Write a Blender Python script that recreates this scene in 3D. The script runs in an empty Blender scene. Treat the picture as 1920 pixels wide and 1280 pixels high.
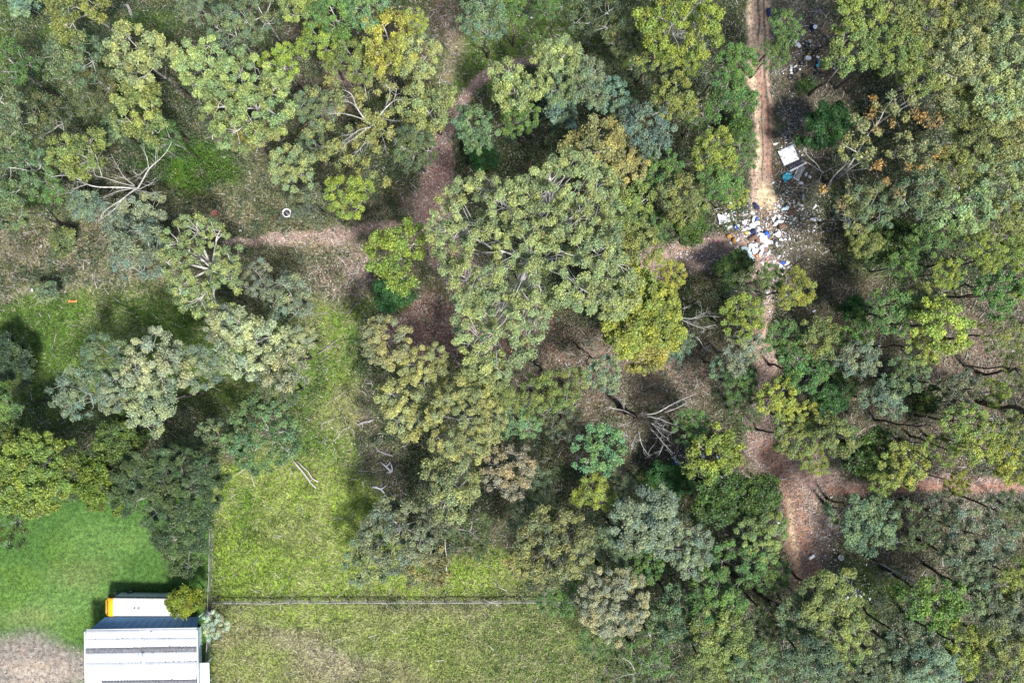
import bpy, math, random
import numpy as np
from mathutils import Vector, Matrix

# ------------------------------------------------------------------ camera, sky, sun, exposure
S = 14.0            # photograph pixels per metre on the ground
H = 92.0            # height of the drone above the ground
scene = bpy.context.scene
C = scene.collection

cam_data = bpy.data.cameras.new('camera')
cam_data.sensor_width = 36.0
cam_data.lens = 36.0 * H / (1920.0 / S)
cam_data.clip_start = 0.5
cam_data.clip_end = 2000.0
cam = bpy.data.objects.new('camera', cam_data)
cam.location = (0, 0, H)
cam.rotation_euler = (0, 0, 0)
C.objects.link(cam)
scene.camera = cam

SUN_EL, SUN_AZ = math.radians(57), math.radians(139)     # azimuth clockwise from +Y
world = bpy.data.worlds.new('World')
scene.world = world
world.use_nodes = True
wn = world.node_tree
bg = wn.nodes['Background']
sky = wn.nodes.new('ShaderNodeTexSky')
sky.sky_type = 'NISHITA'
sky.sun_disc = False
sky.sun_elevation = SUN_EL
sky.sun_rotation = SUN_AZ
sky.air_density = 1.0
sky.dust_density = 2.0
wn.links.new(sky.outputs['Color'], bg.inputs['Color'])
bg.inputs['Strength'].default_value = 0.088

sun_data = bpy.data.lights.new('sun', 'SUN')
sun_data.energy = 3.7
sun_data.angle = math.radians(9.0)
sun_data.color = (1.0, 0.985, 0.955)
sun = bpy.data.objects.new('sun', sun_data)
sdir = Vector((math.sin(SUN_AZ) * math.cos(SUN_EL), math.cos(SUN_AZ) * math.cos(SUN_EL), math.sin(SUN_EL)))
sun.rotation_euler = sdir.to_track_quat('Z', 'Y').to_euler()
sun.location = (30, -30, 60)
C.objects.link(sun)

scene.view_settings.view_transform = 'Standard'
scene.view_settings.look = 'None'
scene.view_settings.exposure = 1.0
scene.view_settings.gamma = 1.0
scene.view_settings.use_curve_mapping = False
scene.cycles.max_bounces = 6
scene.cycles.diffuse_bounces = 2
scene.cycles.transmission_bounces = 3
scene.cycles.transparent_max_bounces = 4

PI = math.pi
rng = np.random.default_rng(7)

def P(px, py, z=0.0):
    """where in the place the point seen at a pixel of the photograph stands, z metres up"""
    k = (H - z) / H / S
    return ((px - 960.0) * k, (640.0 - py) * k, z)

def srgb(r, g, b):
    f = lambda c: (c / 255.0 / 12.92) if c / 255.0 <= 0.04045 else ((c / 255.0 + 0.055) / 1.055) ** 2.4
    return (f(r), f(g), f(b))

# ------------------------------------------------------------------ helpers
def mesh_np(name, V, F, attrs=None, mat=None, smooth=False, mi=None):
    """one mesh from vertex array V (n,3) and a face array F (m,k) or a list of them"""
    me = bpy.data.meshes.new(name)
    V = np.asarray(V, dtype=np.float32)
    Fs = F if isinstance(F, list) else [F]
    Fs = [np.asarray(f, dtype=np.int32) for f in Fs if len(f)]
    loops = np.concatenate([f.ravel() for f in Fs])
    tot = np.concatenate([np.full(len(f), f.shape[1], np.int32) for f in Fs])
    start = np.concatenate([[0], np.cumsum(tot)[:-1]]).astype(np.int32)
    me.vertices.add(len(V)); me.vertices.foreach_set('co', V.ravel())
    me.loops.add(len(loops)); me.loops.foreach_set('vertex_index', loops)
    me.polygons.add(len(tot)); me.polygons.foreach_set('loop_start', start); me.polygons.foreach_set('loop_total', tot)
    if smooth:
        me.polygons.foreach_set('use_smooth', np.ones(len(tot), bool))
    if mi is not None:
        me.polygons.foreach_set('material_index', np.asarray(mi, np.int32))
    for k, a in (attrs or {}).items():
        a = np.asarray(a, np.float32)
        if a.ndim == 1:
            at = me.attributes.new(k, 'FLOAT', 'POINT'); at.data.foreach_set('value', a)
        else:
            at = me.attributes.new(k, 'FLOAT_COLOR', 'POINT')
            if a.shape[1] == 3:
                a = np.concatenate([a, np.ones((len(a), 1), np.float32)], 1)
            at.data.foreach_set('color', a.ravel())
    me.update(calc_edges=True)
    if mat is not None:
        for m in (mat if isinstance(mat, (list, tuple)) else [mat]):
            me.materials.append(m)
    return me

def link(name, me, parent=None, loc=None, rotz=None):
    o = bpy.data.objects.new(name, me)
    C.objects.link(o)
    if parent is not None: o.parent = parent
    if loc is not None: o.location = loc
    if rotz is not None: o.rotation_euler = (0, 0, rotz)
    return o

def tag(o, label=None, cat=None, group=None, kind=None):
    if label: o['label'] = label
    if cat: o['category'] = cat
    if group: o['group'] = group
    if kind: o['kind'] = kind
    return o

def empty(name, loc, rotz, label, cat, group=None):
    o = link(name, None, None, loc, rotz)
    o.empty_display_size = 0.3
    return tag(o, label, cat, group)

class MB:
    """collects boxes, tubes and grids into one mesh"""
    def __init__(s): s.V = []; s.F = {}; s.n = 0; s.A = []
    def add(s, V, F, a=0.0):
        V = np.asarray(V, float); F = np.asarray(F, int)
        s.V.append(V); s.F.setdefault(F.shape[1], []).append(F + s.n); s.n += len(V)
        s.A.append(np.full(len(V), a) if np.isscalar(a) else np.asarray(a, float))
        return s
    def box(s, c, d, rz=0.0, bev=0.0, a=0.0, taper=1.0, rx=0.0):
        x, y, z = d[0] / 2, d[1] / 2, d[2] / 2
        if bev <= 0:
            V = np.array([(i * x * (taper if k > 0 else 1), j * y * (taper if k > 0 else 1), k * z) for k in (-1, 1) for j in (-1, 1) for i in (-1, 1)])
            F = [(0, 2, 3, 1), (4, 5, 7, 6), (0, 1, 5, 4), (2, 6, 7, 3), (0, 4, 6, 2), (1, 3, 7, 5)]
            V = s._rot(V, rz, rx) + np.array(c); return s.add(V, F, a)
        b = bev
        ring = lambda xx, yy, zz: [(-xx + b, -yy, zz), (xx - b, -yy, zz), (xx, -yy + b, zz), (xx, yy - b, zz), (xx - b, yy, zz), (-xx + b, yy, zz), (-xx, yy - b, zz), (-xx, -yy + b, zz)]
        V = ring(x - b * .7, y - b * .7, -z) + ring(x, y, -z + b) + ring(x, y, z - b) + ring(x - b * .7, y - b * .7, z)
        F4 = [(l * 8 + i, l * 8 + (i + 1) % 8, (l + 1) * 8 + (i + 1) % 8, (l + 1) * 8 + i) for l in range(3) for i in range(8)]
        V = s._rot(np.array(V), rz, rx) + np.array(c)
        n0 = s.n
        s.add(V, F4, a)
        s.F.setdefault(8, []).append(np.array([tuple(range(7, -1, -1)), tuple(range(24, 32))]) + n0)
        return s
    def _rot(s, V, rz, rx=0.0):
        if rx:
            c_, s_ = math.cos(rx), math.sin(rx)
            V = V @ np.array([(1, 0, 0), (0, c_, s_), (0, -s_, c_)])
        c_, s_ = math.cos(rz), math.sin(rz)
        return V @ np.array([(c_, s_, 0), (-s_, c_, 0), (0, 0, 1)])
    def tube(s, pts, rad, sides=6, a=0.0, cap=True):
        V, F = tube_np(pts, rad, sides)
        m = len(V)
        s.add(V, F, a if np.isscalar(a) else np.repeat(np.asarray(a, float), sides))
        if cap:
            s.F.setdefault(sides, []).append(np.array([range(sides)][0])[::-1].reshape(1, -1) + s.n - m)
            s.F.setdefault(sides, []).append((np.arange(sides) + m - sides).reshape(1, -1) + s.n - m)
        return s
    def lathe(s, prof, c=(0, 0, 0), n=16, a=0.0):
        V = []
        for r, z in prof:
            for i in range(n):
                t = 2 * PI * i / n
                V.append((c[0] + r * math.cos(t), c[1] + r * math.sin(t), c[2] + z))
        F = [(l * n + i, l * n + (i + 1) % n, (l + 1) * n + (i + 1) % n, (l + 1) * n + i) for l in range(len(prof) - 1) for i in range(n)]
        return s.add(V, F, a)
    def mesh(s, name, mat=None, smooth=False, attr=None):
        V = np.concatenate(s.V)
        F = [np.concatenate(f) for f in s.F.values()]
        at = {attr: np.concatenate(s.A)} if attr else None
        return mesh_np(name, V, F, at, mat, smooth)
    def obj(s, name, mat=None, parent=None, smooth=False, loc=None, rotz=None, attr=None):
        return link(name, s.mesh(name, mat, smooth, attr), parent, loc, rotz)

def tube_np(pts, rad, sides=6):
    pts = np.asarray(pts, float); n = len(pts)
    rad = np.asarray(rad, float) if not np.isscalar(rad) else np.full(n, rad)
    d = np.gradient(pts, axis=0)
    d /= np.linalg.norm(d, axis=1)[:, None] + 1e-9
    ref = np.where(np.abs(d[:, 2:3]) > 0.9, np.array([[1.0, 0, 0]]), np.array([[0, 0, 1.0]]))
    u = np.cross(d, ref); u /= np.linalg.norm(u, axis=1)[:, None] + 1e-9
    for i in range(1, n):
        if np.dot(u[i], u[i - 1]) < 0: u[i] = -u[i]
    v = np.cross(d, u)
    t = np.arange(sides) * 2 * PI / sides
    V = pts[:, None, :] + rad[:, None, None] * (np.cos(t)[None, :, None] * u[:, None, :] + np.sin(t)[None, :, None] * v[:, None, :])
    i = np.arange(n - 1)[:, None] * sides; j = np.arange(sides)[None, :]; j2 = (j + 1) % sides
    F = np.stack([i + j, i + j2, i + sides + j2, i + sides + j], -1).reshape(-1, 4)
    return V.reshape(-1, 3), F

_latr = np.random.default_rng(99).random(65536)
def vnoise(x, y):
    fxl = np.floor(x); fyl = np.floor(y); fx = x - fxl; fy = y - fyl
    xi = fxl.astype(np.int32); yi = fyl.astype(np.int32)
    fx = fx * fx * (3 - 2 * fx); fy = fy * fy * (3 - 2 * fy)
    g = lambda a, b: _latr.take(((a & 255) << 8) + (b & 255))
    return (g(xi, yi) * (1 - fx) * (1 - fy) + g(xi + 1, yi) * fx * (1 - fy) + g(xi, yi + 1) * (1 - fx) * fy + g(xi + 1, yi + 1) * fx * fy)
def fbm(x, y, o=4):
    s = 0; a = 1; t = 0
    for k in range(o):
        s = s + a * vnoise(x * 2 ** k + 17.3 * k, y * 2 ** k - 9.1 * k); t += a; a *= 0.55
    return s / t

# ------------------------------------------------------------------ materials
def new_mat(name):
    m = bpy.data.materials.new(name); m.use_nodes = True
    nt = m.node_tree; nt.nodes.clear()
    out = nt.nodes.new('ShaderNodeOutputMaterial')
    return m, nt, out
def nd(nt, typ, **kw):
    n = nt.nodes.new(typ)
    for k, v in kw.items():
        if k in n.inputs: n.inputs[k].default_value = v
        else: setattr(n, k, v)
    return n
def mixc(nt, fac, a, b, mode='MIX'):
    n = nt.nodes.new('ShaderNodeMix'); n.data_type = 'RGBA'; n.blend_type = mode
    for sock, v in ((0, fac), (6, a), (7, b)):
        if hasattr(v, 'links') or hasattr(v, 'is_linked'): nt.links.new(v, n.inputs[sock])
        else: n.inputs[sock].default_value = v if sock == 0 else (tuple(v) + (1.0,))[:4]
    return n.outputs[2]
def mathn(nt, op, a, b=0.5, c=None):
    n = nt.nodes.new('ShaderNodeMath'); n.operation = op
    for i, v in enumerate((a, b) if c is None else (a, b, c)):
        if hasattr(v, 'is_linked'): nt.links.new(v, n.inputs[i])
        else: n.inputs[i].default_value = v
    return n.outputs[0]
def noise(nt, scale, detail=4, rough=0.6, coord=None, vec='Object'):
    n = nd(nt, 'ShaderNodeTexNoise'); n.inputs['Scale'].default_value = scale
    n.inputs['Detail'].default_value = detail; n.inputs['Roughness'].default_value = rough
    if coord is None:
        tc = nd(nt, 'ShaderNodeTexCoord'); coord = tc.outputs[vec]
    nt.links.new(coord, n.inputs['Vector'])
    return n.outputs['Fac']
def remap(nt, v, a, b, c=0.0, d=1.0):
    n = nd(nt, 'ShaderNodeMapRange'); nt.links.new(v, n.inputs[0])
    for i, x in enumerate((a, b, c, d)): n.inputs[i + 1].default_value = x
    return n.outputs[0]

def simple(name, col, rough=0.7, var=0.25, scale=3.0, metal=0.0, bump=0.0, dirt=None, dscale=1.2, damt=0.5):
    """paint, plastic, cloth or metal with uneven tone, optional dirt patches and relief"""
    m, nt, out = new_mat(name)
    b = nd(nt, 'ShaderNodeBsdfPrincipled'); b.inputs['Roughness'].default_value = rough; b.inputs['Metallic'].default_value = metal
    f = remap(nt, noise(nt, scale, 5), 0.3, 0.7, 0, 1)
    lo = tuple(c * (1 - var) for c in col); hi = tuple(min(1, c * (1 + var * 0.6)) for c in col)
    c = mixc(nt, f, lo, hi)
    if dirt:
        c = mixc(nt, remap(nt, noise(nt, dscale, 6, 0.65), 0.55, 0.75, 0, damt), c, dirt)
    nt.links.new(c, b.inputs['Base Color'])
    if bump:
        bm = nd(nt, 'ShaderNodeBump'); bm.inputs['Strength'].default_value = bump; bm.inputs['Distance'].default_value = 0.05
        nt.links.new(noise(nt, scale * 3, 5), bm.inputs['Height']); nt.links.new(bm.outputs[0], b.inputs['Normal'])
    nt.links.new(b.outputs[0], out.inputs[0])
    return m

def leaf_material(name='leaf', gloss=0.35):
    """leaf colour comes from the tree (object colour); 'tint' varies it leaf by leaf and spray by spray"""
    m, nt, out = new_mat(name)
    oi = nd(nt, 'ShaderNodeObjectInfo')
    at = nd(nt, 'ShaderNodeAttribute'); at.attribute_name = 'tint'
    sep = nd(nt, 'ShaderNodeSeparateColor'); nt.links.new(at.outputs['Color'], sep.inputs[0])
    base = oi.outputs['Color']
    # red channel: leaf value, green channel: hue of the spray (towards yellow new growth / towards blue green), blue: dead leaf
    warm = mixc(nt, 1.0, base, (1.28, 1.18, 0.80), 'MULTIPLY')
    cool = mixc(nt, 1.0, base, (0.68, 0.86, 0.98), 'MULTIPLY')
    c = mixc(nt, sep.outputs[1], cool, warm)
    c = mixc(nt, sep.outputs[2], c, (0.30, 0.17, 0.07))
    v = mathn(nt, 'MULTIPLY_ADD', sep.outputs[0], 2.1, 0.12)
    vv = nd(nt, 'ShaderNodeCombineColor')
    for i in range(3): nt.links.new(v, vv.inputs[i])
    c = mixc(nt, 1.0, c, vv.outputs[0], 'MULTIPLY')
    b = nd(nt, 'ShaderNodeBsdfPrincipled'); b.inputs['Roughness'].default_value = 0.5
    b.inputs['Specular IOR Level'].default_value = gloss
    nt.links.new(c, b.inputs['Base Color'])
    tr = nd(nt, 'ShaderNodeBsdfTranslucent')
    nt.links.new(mixc(nt, 1.0, c, (1.1, 1.25, 0.55), 'MULTIPLY'), tr.inputs['Color'])
    ms = nd(nt, 'ShaderNodeMixShader'); ms.inputs[0].default_value = 0.20
    nt.links.new(b.outputs[0], ms.inputs[1]); nt.links.new(tr.outputs[0], ms.inputs[2])
    nt.links.new(ms.outputs[0], out.inputs[0])
    return m
M_LEAF = leaf_material()

def bark_material():
    """'pale' runs from charred dark bark on the lower stem to smooth pale upper limbs"""
    m, nt, out = new_mat('bark')
    at = nd(nt, 'ShaderNodeAttribute'); at.attribute_name = 'pale'
    f = noise(nt, 2.2, 6)
    pale = mixc(nt, remap(nt, f, 0.35, 0.65), (0.29, 0.265, 0.23), (0.56, 0.54, 0.51))
    dark = mixc(nt, remap(nt, f, 0.35, 0.65), (0.012, 0.010, 0.009), (0.10, 0.075, 0.06))
    k = mathn(nt, 'ADD', at.outputs['Fac'], mathn(nt, 'MULTIPLY_ADD', f, 0.5, -0.25))
    c = mixc(nt, remap(nt, k, 0.35, 0.65), dark, pale)
    b = nd(nt, 'ShaderNodeBsdfPrincipled'); b.inputs['Roughness'].default_value = 0.75
    nt.links.new(c, b.inputs['Base Color'])
    bm = nd(nt, 'ShaderNodeBump'); bm.inputs['Strength'].default_value = 0.6; bm.inputs['Distance'].default_value = 0.04
    nt.links.new(noise(nt, 9, 5), bm.inputs['Height']); nt.links.new(bm.outputs[0], b.inputs['Normal'])
    nt.links.new(b.outputs[0], out.inputs[0])
    return m
M_BARK = bark_material()

def attr_material(name, rough=0.85, trans=0.0, attr='tone'):
    """scattered pieces whose own colour is stored on them"""
    m, nt, out = new_mat(name)
    at = nd(nt, 'ShaderNodeAttribute'); at.attribute_name = attr
    b = nd(nt, 'ShaderNodeBsdfPrincipled'); b.inputs['Roughness'].default_value = rough
    nt.links.new(at.outputs['Color'], b.inputs['Base Color'])
    if trans:
        tr = nd(nt, 'ShaderNodeBsdfTranslucent'); nt.links.new(at.outputs['Color'], tr.inputs['Color'])
        ms = nd(nt, 'ShaderNodeMixShader'); ms.inputs[0].default_value = trans
        nt.links.new(b.outputs[0], ms.inputs[1]); nt.links.new(tr.outputs[0], ms.inputs[2])
        nt.links.new(ms.outputs[0], out.inputs[0])
    else:
        nt.links.new(b.outputs[0], out.inputs[0])
    return m
# ------------------------------------------------------------------ ground: one sheet, its soil and plant cover laid out in zones
gx = np.concatenate([[-1200, -600, -300, -160, -110], np.arange(-90, 30.8, 0.4), np.arange(31.0, 36.6, .1), np.arange(36.8, 90.01, 0.4), [110, 160, 300, 600, 1200]])
gy = np.concatenate([[-1200, -600, -300, -130, -85], np.arange(-66, 66.01, 0.4), [85, 130, 300, 600, 1200]])
GX, GY = np.meshgrid(gx, gy)
def to_px(X, Y): return X * S + 960.0, 640.0 - Y * S
def seg_dist(px, py, pts):
    best = np.full(px.shape, 1e9); par = np.zeros(px.shape)
    for i, (a, b) in enumerate(zip(pts[:-1], pts[1:])):
        ax, ay = a[0], a[1]; bx, by = b[0], b[1]
        L = (bx - ax) ** 2 + (by - ay) ** 2
        t = np.clip(((px - ax) * (bx - ax) + (py - ay) * (by - ay)) / L, 0, 1)
        d = np.hypot(px - ax - t * (bx - ax), py - ay - t * (by - ay))
        wa = a[2] + t * (b[2] - a[2])
        best = np.minimum(best, d / wa)
    return best
def poly_in(px, py, pts):
    ins = np.zeros(px.shape, bool)
    for (x0, y0), (x1, y1) in zip(pts, pts[1:] + pts[:1]):
        c = ((y0 > py) != (y1 > py)) & (px < (x1 - x0) * (py - y0) / (y1 - y0 + 1e-9) + x0)
        ins ^= c
    return ins
def poly_mask(px, py, pts, soft):
    d = seg_dist(px, py, [(x, y, 1.0) for x, y in pts + pts[:1]])
    sd = np.where(poly_in(px, py, pts), d, -d)
    return np.clip(sd / soft * 0.5 + 0.5, 0, 1)
sm = lambda t: t * t * (3 - 2 * t)

# colours of soil and cover (albedo)
SOIL = dict(scrub=(0.085, 0.092, 0.048), forest=(0.036, 0.050, 0.020), brown=(0.090, 0.076, 0.050), litter=(0.27, 0.190, 0.160), red=(0.215, 0.105, 0.085),
            dirt=(0.36, 0.270, 0.205), orange=(0.25, 0.145, 0.105), pale=(0.33, 0.285, 0.235), grass=(0.075, 0.145, 0.022),
            lime=(0.180, 0.270, 0.038), lawn=(0.052, 0.118, 0.026), lawnpale=(0.098, 0.185, 0.048), tangrass=(0.185, 0.200, 0.085),
            gravel=(0.19, 0.175, 0.155), dark=(0.028, 0.034, 0.018), sand=(0.52, 0.43, 0.28), vivid=(0.040, 0.090, 0.010), grey=(0.135, 0.125, 0.10))
# (shape, data, colour, strength, softness px, warp px, cover amounts: grass, litter, undergrowth)
ZONES = [
 ('e', (480, 470, 420, 150), 'scrub', .9, 90, 40, .9, .5, .55),
 ('e', (120, 480, 180, 70), 'scrub', .9, 50, 30, .9, .8, .7),
 ('e', (60, 120, 200, 140), 'grass', .35, 80, 40, .55, .2, .35),
 ('e', (760, 90, 180, 90), 'brown', .6, 60, 40, .2, .6, .2),
 ('e', (440, 300, 120, 90), 'scrub', .7, 50, 30, .6, .6, .6),
 ('e', (1050, 70, 170, 70), 'grass', .55, 60, 40, .7, .3, .2),
 ('e', (900, 120, 90, 55), 'grass', .6, 40, 20, .9, .2, .1),
 ('e', (1170, 700, 230, 90), 'brown', .8, 70, 40, .3, .8, .3),
 ('e', (1190, 830, 170, 90), 'brown', .6, 60, 40, .2, .7, .15),
 ('e', (1560, 500, 110, 120), 'brown', .7, 50, 30, .6, .55, .15),
 ('e', (1700, 760, 240, 160), 'brown', .7, 70, 40, .25, .8, .35),
 ('e', (1850, 620, 110, 80), 'brown', .8, 50, 30, .2, .8, .1),
 ('e', (1540, 150, 70, 110), 'brown', .7, 40, 20, .3, .6, .15),
 ('e', (1750, 1010, 200, 90), 'brown', .55, 70, 40, .2, .7, .2),
 ('p', [(-40, 560), (120, 540), (330, 520), (420, 560), (560, 600), (600, 640), (590, 700), (560, 760), (260, 760), (150, 800), (-40, 840)], 'grass', .95, 40, 30, 1, .12, .05),
 ('p', [(590, 560), (700, 560), (680, 640), (660, 720), (640, 800), (700, 860), (700, 960), (640, 1000), (400, 960), (430, 880), (560, 830), (590, 740), (595, 640)], 'grass', .85, 40, 30, .9, .25, .05),
 ('e', (640, 770, 40, 90), 'lime', .5, 40, 20, 1, .2, 0),
 ('e', (620, 600, 40, 60), 'lime', .4, 30, 20, 1, .2, 0),
 ('p', [(405, 870), (560, 860), (700, 900), (720, 990), (800, 1060), (980, 1040), (980, 1120), (405, 1122)], 'lime', .95, 30, 18, 1.3, .1, 0),
 ('p', [(400, 1128), (1080, 1128), (1110, 1200), (1160, 1330), (400, 1330)], 'tangrass', .95, 26, 16, 1.3, .1, 0),
 ('e', (560, 1150, 120, 26), 'lime', .8, 25, 16, 1.3, .1, 0),
 ('e', (480, 1250, 90, 45), 'lime', .5, 30, 18, 1.3, .1, 0),
 ('e', (760, 1190, 120, 40), 'lime', .6, 40, 24, 1.3, .1, 0),
 ('e', (620, 1240, 60, 30), 'pale', .5, 30, 20, 1.3, .3, 0),
 ('e', (850, 1250, 70, 30), 'lime', .5, 30, 20, 1.3, .1, 0),
 ('e', (540, 1200, 50, 18), 'pale', .45, 30, 20, 1.2, .3, 0),
 ('e', (1060, 1190, 70, 90), 'scrub', .6, 50, 25, 1.0, .2, .8),
 ('e', (980, 1090, 60, 40), 'scrub', .6, 40, 25, 1.0, .2, .9),
 ('e', (560, 1000, 70, 40), 'tangrass', .5, 40, 24, 1.3, .1, 0),
 ('e', (470, 960, 40, 60), 'grass', .6, 40, 24, 1.3, .1, 0),
 ('e', (1010, 1210, 110, 90), 'grass', .8, 50, 25, 1.3, .1, 0),
 ('e', (900, 1070, 90, 35), 'lime', .7, 30, 16, 1.3, .1, 0),
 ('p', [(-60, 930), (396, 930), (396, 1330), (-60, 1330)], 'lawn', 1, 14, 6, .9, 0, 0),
 ('e', (110, 1120, 130, 60), 'lawnpale', .85, 60, 30, .9, 0, 0),  # lighter green patch of lawn
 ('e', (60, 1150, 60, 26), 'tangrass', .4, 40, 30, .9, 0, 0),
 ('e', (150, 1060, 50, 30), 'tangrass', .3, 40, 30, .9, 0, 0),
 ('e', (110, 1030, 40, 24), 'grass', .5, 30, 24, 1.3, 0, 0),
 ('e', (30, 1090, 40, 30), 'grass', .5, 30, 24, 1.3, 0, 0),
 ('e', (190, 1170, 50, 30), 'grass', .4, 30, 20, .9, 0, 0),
 ('e', (210, 1010, 90, 40), 'lawnpale', .7, 50, 20, .9, 0, 0),
 ('p', [(-60, 1204), (40, 1190), (120, 1195), (175, 1230), (175, 1262), (120, 1290), (90, 1330), (-60, 1330)], 'gravel', 1, 26, 16, .12, .25, 0),
 ('e', (70, 1260, 60, 22), 'pale', .7, 30, 16, .05, .2, 0),
 # leaf-strewn foot tracks
 ('l', [(838, 20, 22), (852, 90, 18), (835, 140, 12)], 'litter', .35, 1.0, 12, .05, 1.3, .02),
 ('l', [(1010, 118, 9), (930, 128, 9), (868, 182, 12), (838, 235, 16)], 'litter', .95, .9, 10, .03, 1.4, .02),
 ('l', [(838, 235, 14), (828, 300, 26), (818, 360, 36), (815, 420, 34), (850, 480, 34), (880, 520, 30)], 'litter', .95, .9, 14, .03, 1.7, .02),
 ('l', [(835, 300, 14), (815, 350, 24), (805, 430, 20), (860, 480, 18)], 'red', .8, 1.3, 16, .03, 1.7, .02),
 ('l', [(430, 452, 5), (520, 454, 11), (620, 448, 11), (700, 430, 8), (820, 440, 12)], 'litter', .9, 1.6, 16, .03, 1.4, .02),
 ('e', (590, 462, 70, 12), 'sand', .15, 20, 10, .03, 1, 0),
 ('l', [(-40, 548, 8), (100, 545, 10), (210, 520, 10), (330, 500, 7)], 'pale', .25, 1.2, 16, .3, 1.1, .05),
 ('e', (60, 460, 80, 50), 'litter', .2, 50, 30, .7, .9, .5),
 ('e', (640, 515, 90, 55), 'brown', .8, 50, 30, .4, 1.2, .3),
 ('e', (675, 505, 40, 50), 'litter', .4, 50, 30, .25, 1.4, .1),
 ('e', (800, 600, 80, 70), 'red', .75, 50, 30, .05, 1.5, .05),
 ('e', (660, 780, 60, 60), 'litter', .25, 40, 30, .5, 1.1, .1),
 ('e', (715, 880, 40, 45), 'brown', .6, 40, 30, .2, 1.2, .05),
 # wheel track down the right side and its branches
 ('l', [(1470, -60, 70), (1475, 200, 70), (1475, 380, 66), (1440, 470, 80)], 'grey', .5, .9, 20, .45, 1.3, .2),
 ('l', [(1418, -60, 24), (1422, 90, 24), (1430, 230, 20), (1432, 380, 22)], 'dirt', 1, .5, 11, 0, .25, 0),
 ('l', [(1424, 120, 4), (1438, 220, 8), (1446, 330, 7)], 'red', .55, 1, 4, 0, .1, 0),
 ('l', [(1432, 380, 24), (1424, 450, 22), (1420, 520, 22), (1428, 600, 20), (1440, 690, 26)], 'dirt', .85, .5, 10, 0, .4, 0),
 ('e', (1438, 368, 16, 22), 'sand', 1, 12, 8, 0, 0, 0),
 ('e', (1432, 420, 34, 36), 'brown', .7, 24, 8, 0, .5, 0),
 ('l', [(1235, 490, 30), (1320, 478, 34), (1400, 470, 36), (1430, 500, 34)], 'litter', .95, .7, 12, .02, 1.2, .0),
 ('l', [(1240, 480, 10), (1330, 462, 11), (1400, 458, 11)], 'dirt', .6, 1, 8, .02, .5, .0),
 ('e', (1270, 500, 40, 14), 'grey', .7, 20, 10, .02, 1.2, .0),
 ('l', [(1440, 690, 18), (1420, 790, 22), (1450, 860, 34)], 'litter', .9, .8, 14, .02, 1.0, .02),
 ('p', [(1405, 850), (1530, 840), (1590, 885), (1555, 930), (1570, 1010), (1550, 1085), (1505, 1095), (1475, 1080), (1462, 940)], 'litter', .8, 34, 24, .2, 1.4, .1),
 ('l', [(1455, 850, 26), (1480, 930, 26), (1495, 1010, 30), (1510, 1080, 26)], 'orange', .8, .9, 16, .03, .6, 0),
 ('l', [(1478, 940, 5), (1484, 1000, 6), (1500, 1070, 5)], 'sand', .45, 1, 5, 0, .2, 0),
 ('l', [(1500, 890, 20), (1580, 912, 14), (1680, 912, 12), (1780, 902, 14), (1960, 918, 14)], 'litter', .95, .7, 10, .02, .9, .0),
 ('l', [(1560, 916, 8), (1700, 914, 9), (1800, 910, 9), (1960, 920, 8)], 'orange', .85, 1, 6, .0, .3, 0),
 ('l', [(1700, 945, 14), (1800, 940, 18), (1960, 938, 14)], 'grey', .5, 1, 12, .1, 1.0, .05),
 ('e', (960, 620, 130, 50), 'red', .4, 50, 30, .2, 1.2, .6),
 ('e', (1050, 660, 120, 50), 'litter', .22, 50, 30, .2, 1.1, .75),
 ('e', (1210, 700, 120, 40), 'litter', .28, 50, 30, .2, 1.1, .5),
 ('e', (1790, 690, 100, 60), 'litter', .25, 50, 30, .2, 1.1, .5),
 ('e', (620, 180, 60, 60), 'litter', .4, 50, 30, .1, 1.2, .2),
 ('e', (760, 380, 60, 30), 'litter', .5, 40, 30, .1, 1.2, .2),
 # deep green growth
 ('e', (355, 320, 60, 55), 'vivid', .9, 40, 20, .2, .05, 1.9),
 ('e', (300, 300, 40, 40), 'vivid', .8, 40, 20, .2, .05, 1.7),
 ('e', (410, 315, 40, 35), 'vivid', .8, 30, 20, .2, .05, 1.6),
 ('e', (285, 40, 50, 30), 'vivid', .8, 30, 20, .2, .05, 1.4),
 ('e', (245, 170, 40, 40), 'vivid', .7, 30, 20, .2, .05, 1.4),
 ('e', (1640, 470, 60, 50), 'vivid', .6, 40, 20, .2, .05, 1.3),
 ('e', (1250, 900, 60, 30), 'vivid', .8, 30, 14, .2, .05, 1.6),
 ('e', (1640, 1110, 70, 50), 'vivid', .6, 40, 20, .2, .1, 1.3),
 ('e', (1518, 110, 45, 80), 'brown', .9, 30, 10, .2, .7, .04),
 ('e', (1500, 300, 45, 60), 'brown', .7, 30, 10, .3, .9, .08),
 ('l', [(1402, -60, 2.5), (1409, 90, 3), (1420, 240, 3), (1422, 380, 3)], 'sand', .5, 1.2, 3, 0, .1, 0),
 ('l', [(1419, -20, 2), (1421, 20, 2.4), (1424, 45, 2), (1420, 70, 1.6)], 'dark', .75, 1.2, 3, 0, .1, 0),
 ('l', [(1410, 175, 1.3), (1418, 190, 1.8), (1428, 182, 1.4)], 'dark', .7, 1.2, 4, 0, .1, 0),
 ('l', [(1428, 182, 1.3), (1427, 230, 1.5), (1431, 290, 1.4), (1430, 340, 1.2)], 'brown', .8, 1.2, 4, 0, .1, 0),
 ('l', [(1413, 200, 1.6), (1411, 260, 1.6), (1415, 330, 1.3)], 'brown', .7, 1.2, 4, 0, .1, 0),
 ('l', [(1445, 60, 3), (1449, 200, 4), (1452, 330, 4)], 'dark', .6, 1.2, 5, .2, .8, .2),
 ('l', [(1428, -60, 1.6), (1433, 60, 2), (1440, 240, 2)], 'brown', .8, 1.2, 5, 0, .1, 0),
 ('e', (1510, 162, 18, 16), 'vivid', .9, 12, 6, .3, .0, 2),
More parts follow.
